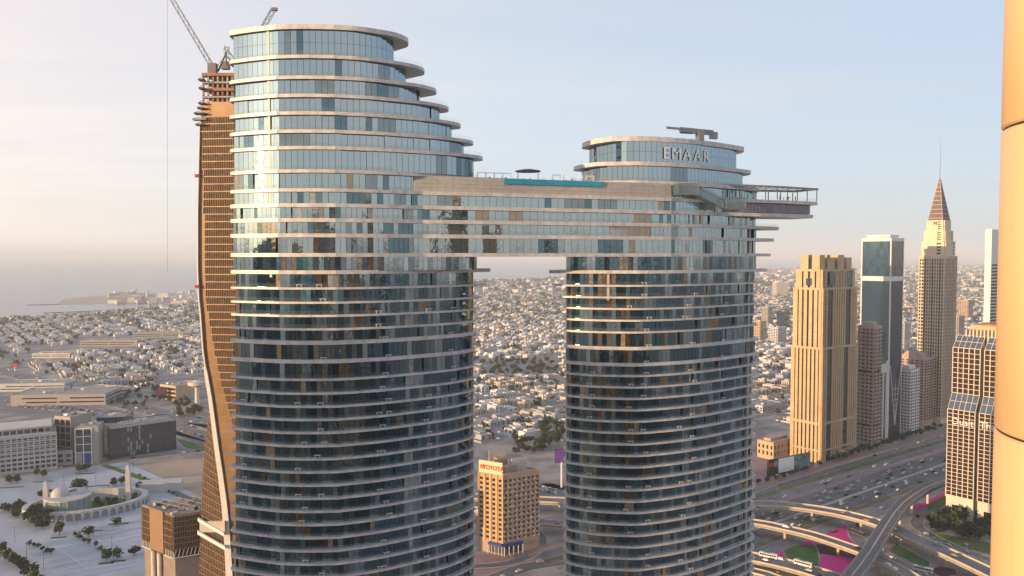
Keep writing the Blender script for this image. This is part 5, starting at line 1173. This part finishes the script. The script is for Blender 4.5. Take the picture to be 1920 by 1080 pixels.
trees_px([(8 + rnd.uniform(0, 38), 958 + rnd.uniform(-4, 14), 1.2) for _ in range(14)] + [(50 + rnd.uniform(0, 42), 972 + rnd.uniform(-2, 22), 1.7) for _ in range(16)], 'dense tree in the dark grove at the left tip of the mosque', 'mosque grove trees')
trees_px([(180 + rnd.uniform(0, 40), 944 + rnd.uniform(-6, 8), .8) for _ in range(12)] + [(240 + rnd.uniform(-6, 14), 940 + rnd.uniform(-4, 6), 1.0) for _ in range(4)], 'garden tree inside the mosque courtyard oval', 'courtyard trees')
trees_px([(-2 + i * 5.5 + rnd.uniform(-3, 3), 1036 + i * 4.5 + rnd.uniform(-3, 3), 1.3) for i in range(14)], 'leafy street tree along the bottom left road', 'bottom left street trees')
trees_px([(1742 + rnd.uniform(0, 60), 985 + rnd.uniform(-6, 12), 1.9) for _ in range(20)] + [(1800 + rnd.uniform(0, 60), 1000 + rnd.uniform(-4, 14), 1.6) for _ in range(16)], 'dense dark tree in the grove before the gridded hotel', 'grove before the gridded hotel')
trees_px([(1425 + i * 14 + rnd.uniform(-4, 4), 908 - i * 4.2 + rnd.uniform(-3, 3), .9) for i in range(9)] + [(1560 + i * 12, 866 - i * 3.6 + rnd.uniform(-3, 3), 1.1) for i in range(18)] + [(1600 + i * 9, 852 - i * 2.8, 1.2) for i in range(18)], 'roadside tree between the highway and the frontage road', 'highway verge trees')
trees_px([(205 + rnd.uniform(0, 150), 735 + rnd.uniform(-8, 30), 1.5) for _ in range(46)] + [(330 + rnd.uniform(0, 55), 770 + rnd.uniform(-6, 12), 1.5) for _ in range(14)], 'park tree beside the avenue below the water tower', 'avenue park trees')
trees_px([(905 + rnd.uniform(0, 145), 690 + rnd.uniform(-14, 16), 1.7) for _ in range(60)] + [(950 + rnd.uniform(0, 100), 840 + rnd.uniform(-18, 14), 1.5) for _ in range(26)] + [(1010 + rnd.uniform(0, 45), 810 + rnd.uniform(-10, 10), 1.8) for _ in range(10)], 'park tree in the villa district seen between the glass towers', 'trees between the towers')
trees_px([(262 + i * 9, 893 + i * 5.2, .5) for i in range(12)], 'small street tree bordering the sand lot', 'sand lot street trees')

# ------------------------------------------------------------------ villa district
def in_sea(x, y):
    px_ = 960 + FPX * x / y
    for a, b in zip(coast, coast[1:]):
        pa, pb = 960 + FPX * a.x / a.y, 960 + FPX * b.x / b.y
        if pa <= px_ <= pb: return y > a.y + (b.y - a.y) * (px_ - pa) / (pb - pa) - 25
    return y > coast[0].y - 25
VW = [mat('villa_white', (.64, .63, .62), .85, var=.12, scale=.02), mat('villa_cream', (.58, .53, .47), .85, var=.12, scale=.02), mat('villa_sand', (.50, .43, .36), .85, var=.15, scale=.02), mat('villa_grey', (.42, .43, .45), .85, var=.15, scale=.02)]
M_FARW = mat('far_window', (.03, .035, .04), .2, var=.2)
VMESH = []
def villa_geo(q, b, c, rot, s, mi, wi, detail=True):
    w_, d_, h_ = q.uniform(12, 20) * s, q.uniform(10, 16) * s, q.choice([3.8, 6.2, 6.8, 7.2]); b.box(c, w_, d_, h_, rot, mi)
    ca, sa = math.cos(rot), math.sin(rot); loc = lambda x, y, z: (c[0] + x * ca - y * sa, c[1] + x * sa + y * ca, c[2] + z)
    if q.random() < .6: b.box(loc(q.uniform(-.2, .2) * w_, q.uniform(-.2, .2) * d_, h_), w_ * q.uniform(.35, .6), d_ * q.uniform(.35, .6), q.uniform(1.5, 3.6), rot, mi)
    if detail:
        if q.random() < .6: b.box(loc(w_ * .5 + 1.8, q.uniform(-2, 2), 0), 4.5, d_ * .6, 3.4, rot, mi)
        for sx in (-.3, 0, .3):
            for zz in (1.0, h_ * .55):
                b.box(loc(sx * w_, -d_ / 2 - .04, zz), w_ * .14, .12, 1.7, rot, wi)
                if sx: b.box(loc(-w_ / 2 - .04, sx * d_, zz), .12, d_ * .16, 1.7, rot, wi)
        for (x, y, lx, ly) in ((0, -d_ / 2 + .15, w_, .3), (0, d_ / 2 - .15, w_, .3), (-w_ / 2 + .15, 0, .3, d_ - .6), (w_ / 2 - .15, 0, .3, d_ - .6)): b.box(loc(x, y, h_), lx, ly, .8, rot, mi)
        b.strip([(*loc(-w_ * .85, -d_ * .9, 0)[:2], 0), (*loc(w_ * .85, -d_ * .9, 0)[:2], 0), (*loc(w_ * .85, d_ * .9, 0)[:2], 0), (*loc(-w_ * .85, d_ * .9, 0)[:2], 0)], -.12, .12, 0, 2.0, mi, True)
for i in range(10):
    b = MB(); villa_geo(random.Random(70 + i), b, (0, 0, 0), 0, 1.0, 0, 1); VMESH.append(b.mesh('villa', [VW[i % 4], M_FARW]))
GA = math.atan2(E2.y, E2.x); keep = []
EXCL = []      # (x0,x1,y0,y1) in photo pixels kept free for what stands there
EXP = [(285, 400, 703, 775), (205, 360, 726, 800), (880, 1060, 862, 1100), (900, 1050, 672, 708), (1405, 1480, 770, 1100), (1480, 1900, 800, 1100), (40, 130, 650, 682), (130, 260, 632, 660), (940, 1052, 826, 860), (235, 335, 625, 642)]
def excluded(x, y):
    px_ = 960 + FPX * x / y; py_ = HOR + FPX * CAM_H / y
    if px_ < 440 and py_ > 702 + (px_ - 31) * .25 - 13: return True
    return any(a <= px_ <= b and c_ <= py_ <= d_ for a, b, c_, d_ in EXP)
streetb = MB(); vs_r = random.Random(5); stuffb = MB(); treeb = MB(); cand = []
def add_cells(y0, y1, cw, ch, prob, blk):
    s_, o_ = 0, 0; rmax = y1 * 1.3
    for i in range(int(-rmax / cw), int(rmax / cw)):
        for j in range(0, int(rmax * 1.4 / ch)):
            x, y = E2.x * i * cw + N2.x * j * ch, E2.y * i * cw + N2.y * j * ch
            if not (y0 < y < y1) or abs(x) > .70 * y: continue
            px_ = 960 + FPX * x / y
            if 500 < px_ < 830 or 1125 < px_ < 1345: continue
            if j * ch < 470 and x > 0: continue
            if in_sea(x, y) or excluded(x, y): continue
            if blk and (i % blk == 0 or j % (blk - 1) == 0):
                a_, b_ = (cw / 2, 4.5) if j % (blk - 1) == 0 else (4.5, ch / 2); z_ = .02 if j % (blk - 1) == 0 else .03
                if y < 2400: streetb.add([(x + E2.x * sx * a_ + N2.x * sy * b_, y + E2.y * sx * a_ + N2.y * sy * b_, z_) for sx, sy in ((-1, -1), (1, -1), (1, 1), (-1, 1))], [(0, 1, 2, 3)])
                if vs_r.random() < .35: cand.append(('t', x + vs_r.choice([-8, 8]) * (N2.x if j % (blk - 1) == 0 else E2.x), y + vs_r.choice([-8, 8]) * (N2.y if j % (blk - 1) == 0 else E2.y), 0))
                continue
            r = vs_r.random()
            if r > prob:
                if vs_r.random() < .75: cand.append(('t', x + vs_r.uniform(-6, 6), y + vs_r.uniform(-6, 6), 0))
                continue
            if vs_r.random() < .42: cand.append(('t', x + 11 * E2.x, y + 11 * E2.y, 0))
            cand.append(('v', x + vs_r.uniform(-1.5, 1.5), y + vs_r.uniform(-1.5, 1.5), GA + vs_r.choice([0, 0, math.pi / 2, math.pi, -math.pi / 2]) ))
add_cells(850, 2300, 25, 22, .82, 7)
near = sorted([c_ for c_ in cand if c_[0] == 'v'], key=lambda c_: c_[2])
VLAB = {0: ('pale villa in the district seen between the glass towers', 'villas between the towers'), 1: ('pale villa in the district left of the bronze tower', 'villas at left'), 2: ('pale villa in the district right of the shorter glass tower', 'villas at right')}
ind = set(id(c_) for c_ in near[:300])
for c_ in near:
    if id(c_) in ind:
        px_ = 960 + FPX * c_[1] / c_[2]; lb, gr = VLAB[1 if px_ < 500 else 0 if px_ < 1100 else 2]
        vi = vs_r.randrange(10); o = bpy.data.objects.new('villa', VMESH[vi]); link(o); o.location = (c_[1], c_[2], 0); o.rotation_euler.z = c_[3]; sc_ = vs_r.uniform(.85, 1.2); o.scale = (sc_, sc_, vs_r.uniform(.85, 1.3)); tag(o, ('pale grey', 'cream', 'sand coloured', 'dull grey')[vi % 4] + lb[4:], 'villa', gr)
    else: villa_geo(vs_r, stuffb, (c_[1], c_[2], 0), c_[3], 1.0, vs_r.choices(range(4), (5, 4, 2, 2))[0], 4, c_[2] < 1500)
cand_near_t = [c_ for c_ in cand if c_[0] == 't']; cand.clear()
add_cells(2300, 4200, 32, 29, .82, 8)
for c_ in cand:
    if c_[0] == 'v': villa_geo(vs_r, stuffb, (c_[1], c_[2], 0), c_[3], 1.3, vs_r.choices(range(4), (5, 4, 2, 2))[0], 4, False)
far_t = [c_ for c_ in cand if c_[0] == 't']; cand.clear()
add_cells(4200, 13000, 85, 80, .72, 0)
for c_ in cand:
    if c_[0] == 'v':
        h = vs_r.choice([8, 9, 10, 12, 16, 24]) * (1.5 if c_[1] > 2000 and vs_r.random() < .15 else 1); stuffb.box((c_[1], c_[2], 0), vs_r.uniform(24, 60), vs_r.uniform(20, 45), h, c_[3], vs_r.choices(range(4), (4, 4, 2, 3))[0])
far_t += [c_ for c_ in cand if c_[0] == 't']; cand.clear()
for i in range(70):
    p = G(vs_r.uniform(210, 420), vs_r.uniform(550, 571)); stuffb.box((p.x, p.y, .8), vs_r.uniform(20, 50), vs_r.uniform(16, 36), vs_r.choice([8, 10, 14, 20]), vs_r.random(), vs_r.choice([0, 1, 2, 3]))
tag(stuffb.build('villa_district', VW + [M_FARW]), 'pale low rise villa district spreading to the hazy coast', 'villas', kind='stuff')
for c_ in cand_near_t + far_t:
    big = 1.0 if c_[2] < 2300 else 1.8 if c_[2] < 4200 else 4.0; nn_ = 26 if c_[2] < 2300 else 10
    for k in range(vs_r.choice([1, 2, 3])):
        cx, cy_ = c_[1] + vs_r.uniform(-8, 8) * big, c_[2] + vs_r.uniform(-8, 8) * big; rr = vs_r.uniform(2.2, 4.2) * big; mi = vs_r.randrange(3)
        for j in range(nn_):
            v_ = Vector((vs_r.gauss(0, 1), vs_r.gauss(0, 1), vs_r.gauss(0, .8))).normalized() * rr * vs_r.uniform(.5, 1); c3 = Vector((cx, cy_, rr * 1.0 + 1.0)) + v_
            e1 = Vector((vs_r.gauss(0, 1), vs_r.gauss(0, 1), vs_r.gauss(0, .6))).normalized(); e2 = e1.cross(Vector((vs_r.gauss(0, 1), vs_r.gauss(0, 1), vs_r.gauss(0, 1)))).normalized(); s_ = rr * .42
            treeb.add([c3 - e1 * s_, c3 + e2 * s_, c3 + e1 * s_, c3 - e2 * s_], [(0, 1, 2, 3)], mi)
tag(streetb.build('residential_streets', M_ASPHL), kind='structure')
tag(treeb.build('street_greenery', LEAF), 'scattered dark green trees among the distant villas', 'trees', kind='stuff')

# ------------------------------------------------------------------ downtown behind the viewpoint (seen only mirrored in the glass)
q_ = random.Random(21)
for k, (x, y, w_, d_, h, m_) in enumerate([(-250, -210, 34, 30, 205, M_SANDST), (-185, -330, 40, 30, 165, M_NAVY), (-120, -260, 30, 34, 232, M_PINKST), (-60, -420, 36, 36, 180, M_TAUPE), (-20, -250, 26, 30, 150, M_NAVY), (40, -330, 40, 34, 262, M_SANDST), (105, -240, 30, 30, 170, M_TAUPE), (160, -360, 36, 36, 214, M_NAVY), (215, -230, 34, 30, 245, M_SANDST), (290, -320, 40, 36, 185, M_PINKST), (360, -240, 34, 34, 150, M_NAVY), (430, -350, 44, 36, 224, M_SANDST), (-340, -330, 40, 36, 140, M_TAUPE), (520, -260, 40, 40, 170, M_NAVY), (-20, -560, 120, 50, 90, M_TAUPE), (240, -560, 140, 60, 80, M_NAVY)]):
    ro = q_.uniform(-.95, -.5); c_ = V2((x, y)); d2 = V2((math.cos(ro), math.sin(ro))); n2 = V2((-d2.y, d2.x)); qq = [c_, c_ + d2 * w_, c_ + d2 * w_ + n2 * d_, c_ + n2 * d_]
    rt = thing('downtown_tower', f'{["sandstone", "navy glass", "pink stone", "taupe"][[M_SANDST, M_NAVY, M_PINKST, M_TAUPE].index(m_)]} downtown tower of {int(h / 3.6)} storeys mirrored in the glass facades', 'skyscraper', (x, y, 0), 'downtown towers behind the viewpoint')
    MB().prism([(p.x, p.y) for p in qq], 0, h).build('wall', m_, rt)
    for a, b in ((qq[2], qq[3]), (qq[3], qq[0])): window_grid(rt, a, b, 5, h - 4, 7, int(h / 7), .62, .6, M_WIN, 'windows', .3, joined=True); bars(rt, a, b, 0, h + 2, 7, 1.2, .9, m_, 'pier')
sh_ = V2((math.sin(SUN_AZ), math.cos(SUN_AZ))); pe_ = V2((sh_.y, -sh_.x)); pe_ = pe_ if pe_.y > 0 else -pe_; c_ = sh_ * 175 + pe_ * 184
q4 = [c_, c_ + pe_ * 52, c_ + pe_ * 52 + sh_ * 30, c_ + sh_ * 30]; rt = thing('downtown_tower', 'unseen tower added off to the left to shade the lower glass facades', 'skyscraper', (c_.x, c_.y, 0))  # out of view, added towards the sun to shade both glass towers
MB().prism([(p.x, p.y) for p in q4][::-1], 0, 207).build('wall', M_TAUPE, rt); window_grid(rt, q4[1], q4[0], 5, 203, 10, 52, .6, .6, M_WIN, 'windows', .3, joined=True)
patch('park', [(-700, -60), (700, -60), (700, -900), (-700, -900)], mat('dark_reflected_ground', (0.035, 0.05, 0.045), .9, var=.5, scale=.02), 0.05, world=True)  # dark ground added unseen behind the camera to darken the glass reflections

# ------------------------------------------------------------------ vehicles
PAINT = [('white', mat('car_white', (.70, .70, .70), .3, var=.03)), ('silver', mat('car_silver', (.40, .41, .42), .3, .5, var=.03)), ('black', mat('car_black', (.015, .015, .018), .25, var=0)), ('red', mat('car_red', (.35, .02, .02), .3, var=0)), ('sand coloured', mat('car_sand', (.42, .34, .22), .35, var=0))]
M_TYRE = mat('tyre', (.02, .02, .02), .8, var=0)
def car_body(l, w_, h, suv):
    b = MB(); prof = [(-l / 2, .35), (-l / 2, h * .55), (-l * .30, h * .60), (-l * .18, h), (l * (.20 if not suv else .44), h), (l * (.36 if not suv else .48), h * .62), (l / 2, h * .58), (l / 2, .35)]
    n = len(prof); k = lambda z: .86 if z > h * .8 else 1.0
    vs_ = [(x, -w_ / 2 * k(z), z) for x, z in prof] + [(x, w_ / 2 * k(z), z) for x, z in prof]
    b.add(vs_, [(i, (i + 1) % n, n + (i + 1) % n, n + i) for i in range(n)][::1] + [tuple(range(n))[::-1], tuple(range(n, 2 * n))]); b.f = [tuple(reversed(f)) for f in b.f]; return b
def car_glass(l, w_, h, suv):
    b = MB(); x0, x1 = -l * .27, l * (.30 if not suv else .45)
    for s_ in (-1, 1): b.add([(x0, s_ * (w_ * .485), h * .64), (x1, s_ * (w_ * .485), h * .64), (x1 - l * .09, s_ * (w_ * .445), h * .94), (x0 + l * .08, s_ * (w_ * .445), h * .94)], [(0, 1, 2, 3) if s_ < 0 else (3, 2, 1, 0)])
    b.add([(-l * .305, -w_ * .42, h * .64), (-l * .305, w_ * .42, h * .64), (-l * .2, w_ * .40, h * .96), (-l * .2, -w_ * .40, h * .96)], [(3, 2, 1, 0)]); return b
CARS = {}
for nm, m_ in PAINT:
    for suv in (0, 1):
        l, w_, h = (4.6, 1.85, 1.45) if not suv else (4.9, 1.95, 1.85); CARS[nm, suv] = car_body(l, w_, h, suv).mesh('car', m_)
CGL = [car_glass(4.6, 1.85, 1.45, 0).mesh('car_windows', M_WIN), car_glass(4.9, 1.95, 1.85, 1).mesh('car_windows', M_WIN)]
WHL = MB().bar((0, -.11, .33), (0, .11, .33), .33, 10).mesh('wheel', M_TYRE)
def car(p, ang, place_, group, wheels=True):
    nm, m_ = rnd.choices(PAINT, (6, 2.5, 3, .6, 1))[0]; suv = rnd.random() < .45
    o = thing('parked_car' if 'parked' in place_ else 'car', f'{nm} {"large car" if suv else "car"} {place_}', 'car', p, group); o.rotation_euler.z = ang
    for me, nn_ in ((CARS[nm, suv], 'body'), (CGL[suv], 'windows')): c_ = bpy.data.objects.new(nn_, me); link(c_, o)
    if wheels:
        for x in (-1.4, 1.45):
            for y in (-.85, .85): c_ = bpy.data.objects.new('wheel', WHL); link(c_, o); c_.location = (x, y, 0)
for o, place_, n in ((331.7, 'driving on the near highway carriageway', 16), (335.5, 'driving on the near highway carriageway', 18), (339.3, 'driving on the near highway carriageway', 18), (343.2, 'driving on the near highway carriageway', 14), (351, 'driving on the far highway carriageway', 18), (354.7, 'driving on the far highway carriageway', 18), (358.4, 'driving on the far highway carriageway', 18), (362.2, 'driving on the far highway carriageway', 16), (366, 'driving on the far highway carriageway', 14), (379.3, 'on the highway service lane', 10), (383, 'on the highway service lane', 8), (315, 'on the highway slip lane', 8), (403, 'on the frontage road by the golden hotel', 14)):
    for k in range(n):
        s = 500 + (k + rnd.random()) * 560 / n; x, y = hp(s, o + rnd.uniform(-.4, .4)); car((x, y, .033), GA + (math.pi if o < 347 else 0), place_, 'cars ' + place_, True)
def along(key, n, offs, place_, f0=.0, f1=1.0, z=.02):
    ln, wd, _ = PATHS[key]
    for k in range(n):
        i = int((f0 + (f1 - f0) * (k + rnd.random() * .8) / n) * (len(ln) - 2)); a, b = ln[i], ln[i + 1]; d = V2((b[0] - a[0], b[1] - a[1])).normalized(); off = rnd.choice(offs)
        car((a[0] + d.y * off, a[1] - d.x * off, a[2] + z), math.atan2(d.y, d.x) + (0 if off > 0 else math.pi), place_, 'cars ' + place_)
along('upper curved flyover with golden lit parapets crossing the highway', 13, (-3.6, 0.2, 3.6), 'on the upper curved flyover', .3, 1)
along('middle curved flyover passing over the magenta flower beds', 12, (-2.2, 2.2), 'on the middle curved flyover', .2, 1)
along('lowest flyover with buses at the bottom right of the towers', 9, (-5, -1.7, 1.7, 5), 'on the lowest flyover', .25, .8)
for key, n, offs, pl in (("avenue(-150, 660)", 70, (-13, -9, -5, -1.5, 1.5, 5, 9, 13), 'in the avenue traffic at left'), ("street(860, 1110)", 5, (-3, 3), 'on the street below the sign roof block'), ("slip_road(1745, 962)", 4, (-2, 2), 'on the slip road by the gridded hotel'), ("slip_road(1590, 978)", 5, (-2, 2), 'on the slip road under the metro viaduct'), ("street(-60, 897)", 8, (-2.5, 2.5), 'on the street behind the mosque')): along(key, n, offs, pl, .02, .98, .04)
for (x0, y0), (x1, y1), n, pl in (((1012, 914), (1048, 922), 9, 'parked in the lot right of the sign roof block'), ((1014, 920), (1050, 928), 9, 'parked in the lot right of the sign roof block'), ((345, 795), (400, 812), 12, 'parked beside the bronze tower'), ((10, 752), (220, 778), 40, 'parked in the mall lot at left'), ((10, 760), (240, 786), 36, 'parked in the mall lot at left'), ((330, 806), (390, 822), 10, 'parked beside the bronze tower'), ((960, 1045), (990, 1040), 5, 'parked in front of the blue canopy showroom'), ((60, 878), (110, 872), 7, 'parked before the framed block at left'), ((965, 842), (1040, 824), 14, 'parked under the trees between the towers')):
    for k in range(n):
        if rnd.random() < .8: p = G(x0 + (x1 - x0) * k / n, y0 + (y1 - y0) * k / n); car((p.x, p.y, .05), R(100) + rnd.uniform(-.05, .05), pl, 'cars ' + pl)
def bus(p, ang, label, m_):
    o = thing('bus', label, 'bus', p); o.rotation_euler.z = ang
    b = MB().box((0, 0, .45), 11.5, 2.5, 2.75).build('body', m_); b.parent = o
    for s_ in (-1, 1):
        for k in range(7):
            c_ = MB().box((-4.6 + k * 1.5, s_ * 1.26, 1.75), 1.3, .04, 1.0).build('side_window', M_WIN); c_.parent = o
    c_ = MB().box((5.76, 0, 1.3), .04, 2.2, 1.5).build('windscreen', M_WIN); c_.parent = o
    c_ = MB().box((-1, 0, 3.21), 3.5, 1.6, .25).build('roof_unit', M_METAL); c_.parent = o
    for x in (-3.6, 3.8):
        for y in (-1.15, 1.15): c_ = MB().bar((x, y - .15, .48), (x, y + .15, .48), .48, 12).build('wheel', M_TYRE); c_.parent = o
ln3 = PATHS['lowest flyover with buses at the bottom right of the towers'][0]
def bus_on(px_, off, label, m_):
    i = min(range(len(ln3) - 1), key=lambda k: abs(960 + FPX * ln3[k][0] / ln3[k][1] - px_)); a, b = ln3[i], ln3[i + 1]; d = V2((b[0] - a[0], b[1] - a[1])).normalized(); bus((a[0] + d.y * off, a[1] - d.x * off, a[2] + .02), math.atan2(d.y, d.x), label, m_)
bus_on(1433, -4.5, 'white bus next to the shorter glass tower on the lowest flyover', PAINT[0][1]); bus_on(1507, -4.5, 'white bus with dark windows further right on the lowest flyover', PAINT[0][1])
p = G(1731, 1072); bus((p.x, p.y, .05), R(-40), 'white bus on the road below the metro viaduct', PAINT[0][1])
p = G(1608, 1003); bus((p.x, p.y, .06), R(-68), 'sand coloured bus on the slip road beside the flower bed', PAINT[4][1])
# tall highway lamps
for k, (px_, yb, yt) in enumerate(((1549, 938, 890), (1658, 892, 850), (1748, 866, 828), (1457, 925, 890), (1422, 972, 950), (1731, 1060, 1022), (1750, 1045, 1008), (1812, 1062, 1020))):
    p = G(px_, yb); h = zat(yt, p.to_2d()); lp = thing('street_lamp', ['tall mast lamp on the highway median left of the grove', 'tall mast lamp on the median below the teal tower', 'tall mast lamp on the median below the spire tower', 'mast lamp on the verge before the billboard', 'mast lamp beside the upper flyover by the glass tower', 'lamp on the lawn right of the metro viaduct', 'lamp on the upper flyover near the gridded hotel', 'lamp beside the slip road at far right'][k], 'street lamp', p)
    MB().bar(p, (p.x, p.y, h), .28, 6, .12).build('mast', M_METAL, lp); MB().lathe((p.x, p.y, h - .3), [(.3, 0), (1.5, .2), (1.5, .5), (.3, .7)], 8).build('lamp_head', M_METAL, lp)

# ------------------------------------------------------------------ roof terrace: sunshade, frames, people, plants
zd = CAM_H + 21.62
ps = thing('sunshade', 'dark flat sunshade over the pool terrace', 'sunshade', (6, 240, zd)); c_ = W(990, 322, 240)
for x in (-3, 3): MB().bar((c_.x + x, 240, zd), (c_.x + x, 240, c_.z), .12, 5).build('post', M_DARK, ps)
MB().lathe((c_.x, 240, c_.z), [(3.9, 0), (3.8, .25), (1.2, .75), (.2, .85)], 12).build('canopy', M_DARK, ps)
for k, x in enumerate((-9, -6.5, -4, -1.5, 13.5, 17, 20.5, 24)):
    yb_ = 224.6 + (x + 27) * .345 + 5.5; fr_ = thing('pergola_frame', 'slim white cabana frame on the pool terrace', 'cabana', (x, yb_, zd), 'pool terrace cabana frames')
    for a_ in (-1.2, 1.2):
        for b_ in (0, 2.4): MB().bar((x + a_, yb_ + b_, zd), (x + a_, yb_ + b_, zd + 2.7), .07, 4).build('post', M_WHITE, fr_)
    for a_ in (0, 2.4): MB().bar((x - 1.2, yb_ + a_, zd + 2.7), (x + 1.2, yb_ + a_, zd + 2.7), .07, 4).build('beam', M_WHITE, fr_)
def person_mesh(nm, seed, mats_):
    q = random.Random(seed); me = bpy.data.meshes.new('sk'); s_ = q.choice([-1, 1]); st = q.uniform(.05, .22)
    V = [(0, 0, .95), (0, 0, 1.2), (0, 0, 1.42), (0, 0, 1.52), (0, .02, 1.66), (.1, 0, .9), (.12, -st * s_, .48), (.12, -st * s_ * .6, .04), (-.1, 0, .9), (-.12, st * s_, .48), (-.12, st * s_ * .6, .04), (.19, 0, 1.4), (.27, .02, 1.13), (.26, -.12, .9), (-.19, 0, 1.4), (-.27, .02, 1.13), (-.26, -.1, .92), (.12, -st * s_ * .6 - .14, .03), (-.12, st * s_ * .6 - .14, .03)]
    Ed = [(0, 1), (1, 2), (2, 3), (3, 4), (0, 5), (5, 6), (6, 7), (0, 8), (8, 9), (9, 10), (2, 11), (11, 12), (12, 13), (2, 14), (14, 15), (15, 16), (7, 17), (10, 18)]
    rad = [.15, .15, .16, .06, .115, .10, .07, .05, .10, .07, .05, .06, .048, .035, .06, .048, .035, .045, .045]
    me.from_pydata(V, Ed, []); o = bpy.data.objects.new('sk', me); col.objects.link(o); md = o.modifiers.new('s', 'SKIN')
    for i, r in enumerate(rad): me.skin_vertices[0].data[i].radius = (r, r * .8 if i in (0, 1, 2) else r)
    me.skin_vertices[0].data[0].use_root = True; o.modifiers.new('d', 'SUBSURF').levels = 1
    bpy.context.view_layer.update(); r = bpy.data.meshes.new_from_object(o.evaluated_get(bpy.context.evaluated_depsgraph_get())); bpy.data.objects.remove(o); r.name = nm; r.materials.clear()
    for m_ in mats_: r.materials.append(m_)
    for f in r.polygons: z = f.center.z; f.material_index = 0 if z > 1.5 and f.center.y < .03 else 3 if z > 1.6 else (1 if z > .92 else 2)
    return r
M_SKIN = mat('skin', (.40, .24, .16), .6, var=.05); M_HAIR = mat('hair', (.02, .015, .012), .6, var=0)
PEO = [person_mesh('person', 3, (M_SKIN, M_RED, M_DARK, M_HAIR)), person_mesh('person', 4, (M_SKIN, M_WHITE, mat('jeans', (.04, .06, .12), .8), M_HAIR)), person_mesh('person', 8, (M_SKIN, M_DARK, M_DARK, M_HAIR))]
PLB = ('person in red top and dark trousers', 'person in white top and blue trousers', 'person in dark clothes')
for i in range(26):
    k = rnd.choice((0, 1, 2, 2)); x = rnd.uniform(-13, 30); y_ = 224.6 + (x + 27) * .345 + rnd.uniform(6.2, 9.5) + (0)
    o = bpy.data.objects.new('person', PEO[k]); link(o); o.location = (x, y_, zd); o.rotation_euler.z = rnd.uniform(0, 6); tag(o, PLB[k] + ' standing on the pool terrace', 'person', 'people on the pool terrace')
for i in range(6):
    k = rnd.choice((1, 2)); p = tipR + u * rnd.uniform(5, 17) + v * rnd.uniform(-7, -4); o = bpy.data.objects.new('person', PEO[k]); link(o); o.location = (p.x, p.y, CAM_H + 18.56); o.rotation_euler.z = rnd.uniform(0, 6); tag(o, PLB[k] + ' standing on the observation deck', 'person', 'people on the observation deck')
# balcony tables
TBL = [MB().box((0, 0, .68), 1.7, .6, .1).mesh('table_top', M_WHITE), MB().bar((0, 0, 0), (0, 0, .68), .09, 6).mesh('table_leg', M_WHITE), MB().box((0, 0, 0), .55, .55, .42).box((0, .25, .42), .55, .1, .45).mesh('chair', M_WHITE)]
def at_px(plan, px_, ins):
    o_ = plan.outline(inset=ins); i = min(range(plan.front_n), key=lambda k: abs(960 + FPX * o_[k].x / o_[k].y - px_)); return o_[i], (o_[i + 1] - o_[i])
for plan, zz, pxs, nm, gr in ((planL, zl, (455, 560, 600, 710, 722, 800, 850), 'left', 'balcony tables of the taller tower'), (planR, zr, (1110, 1180, 1215, 1280, 1300, 1360), 'right', 'balcony tables of the shorter tower')):
    for i in range(5, len(zz) - 2):
        for px_ in pxs:
            if rnd.random() < .42:
                p, t_ = at_px(plan, px_ + rnd.uniform(-6, 6), .68); o = thing('balcony_table', f'white table on a balcony of the {"taller" if nm == "left" else "shorter"} glass tower', 'table', (p.x, p.y, zz[i] + .285), gr); o.rotation_euler.z = math.atan2(t_.y, t_.x)
                c_ = bpy.data.objects.new('table_top', TBL[0]); link(c_, o)
                for sx in (-.6, .6): c_ = bpy.data.objects.new('table_leg', TBL[1]); link(c_, o); c_.location = (sx, 0, 0)

# ------------------------------------------------------------------ air
hz = MB().box((0, 0, -2), GEXT * 2.02, GEXT * 2.02, 380); ho = hz.build('haze', None); ho.data.materials.clear()
hm = bpy.data.materials.new('haze_air'); hm.use_nodes = True; t = hm.node_tree; t.nodes.clear(); out = t.nodes.new('ShaderNodeOutputMaterial'); pv = t.nodes.new('ShaderNodeVolumePrincipled')
pv.inputs['Color'].default_value = (0.86, 0.93, 1.0, 1); pv.inputs['Density'].default_value = 7.5e-5; pv.inputs['Anisotropy'].default_value = 0.0
t.links.new(pv.outputs[0], out.inputs['Volume']); ho.data.materials.append(hm); tag(ho, kind='stuff')
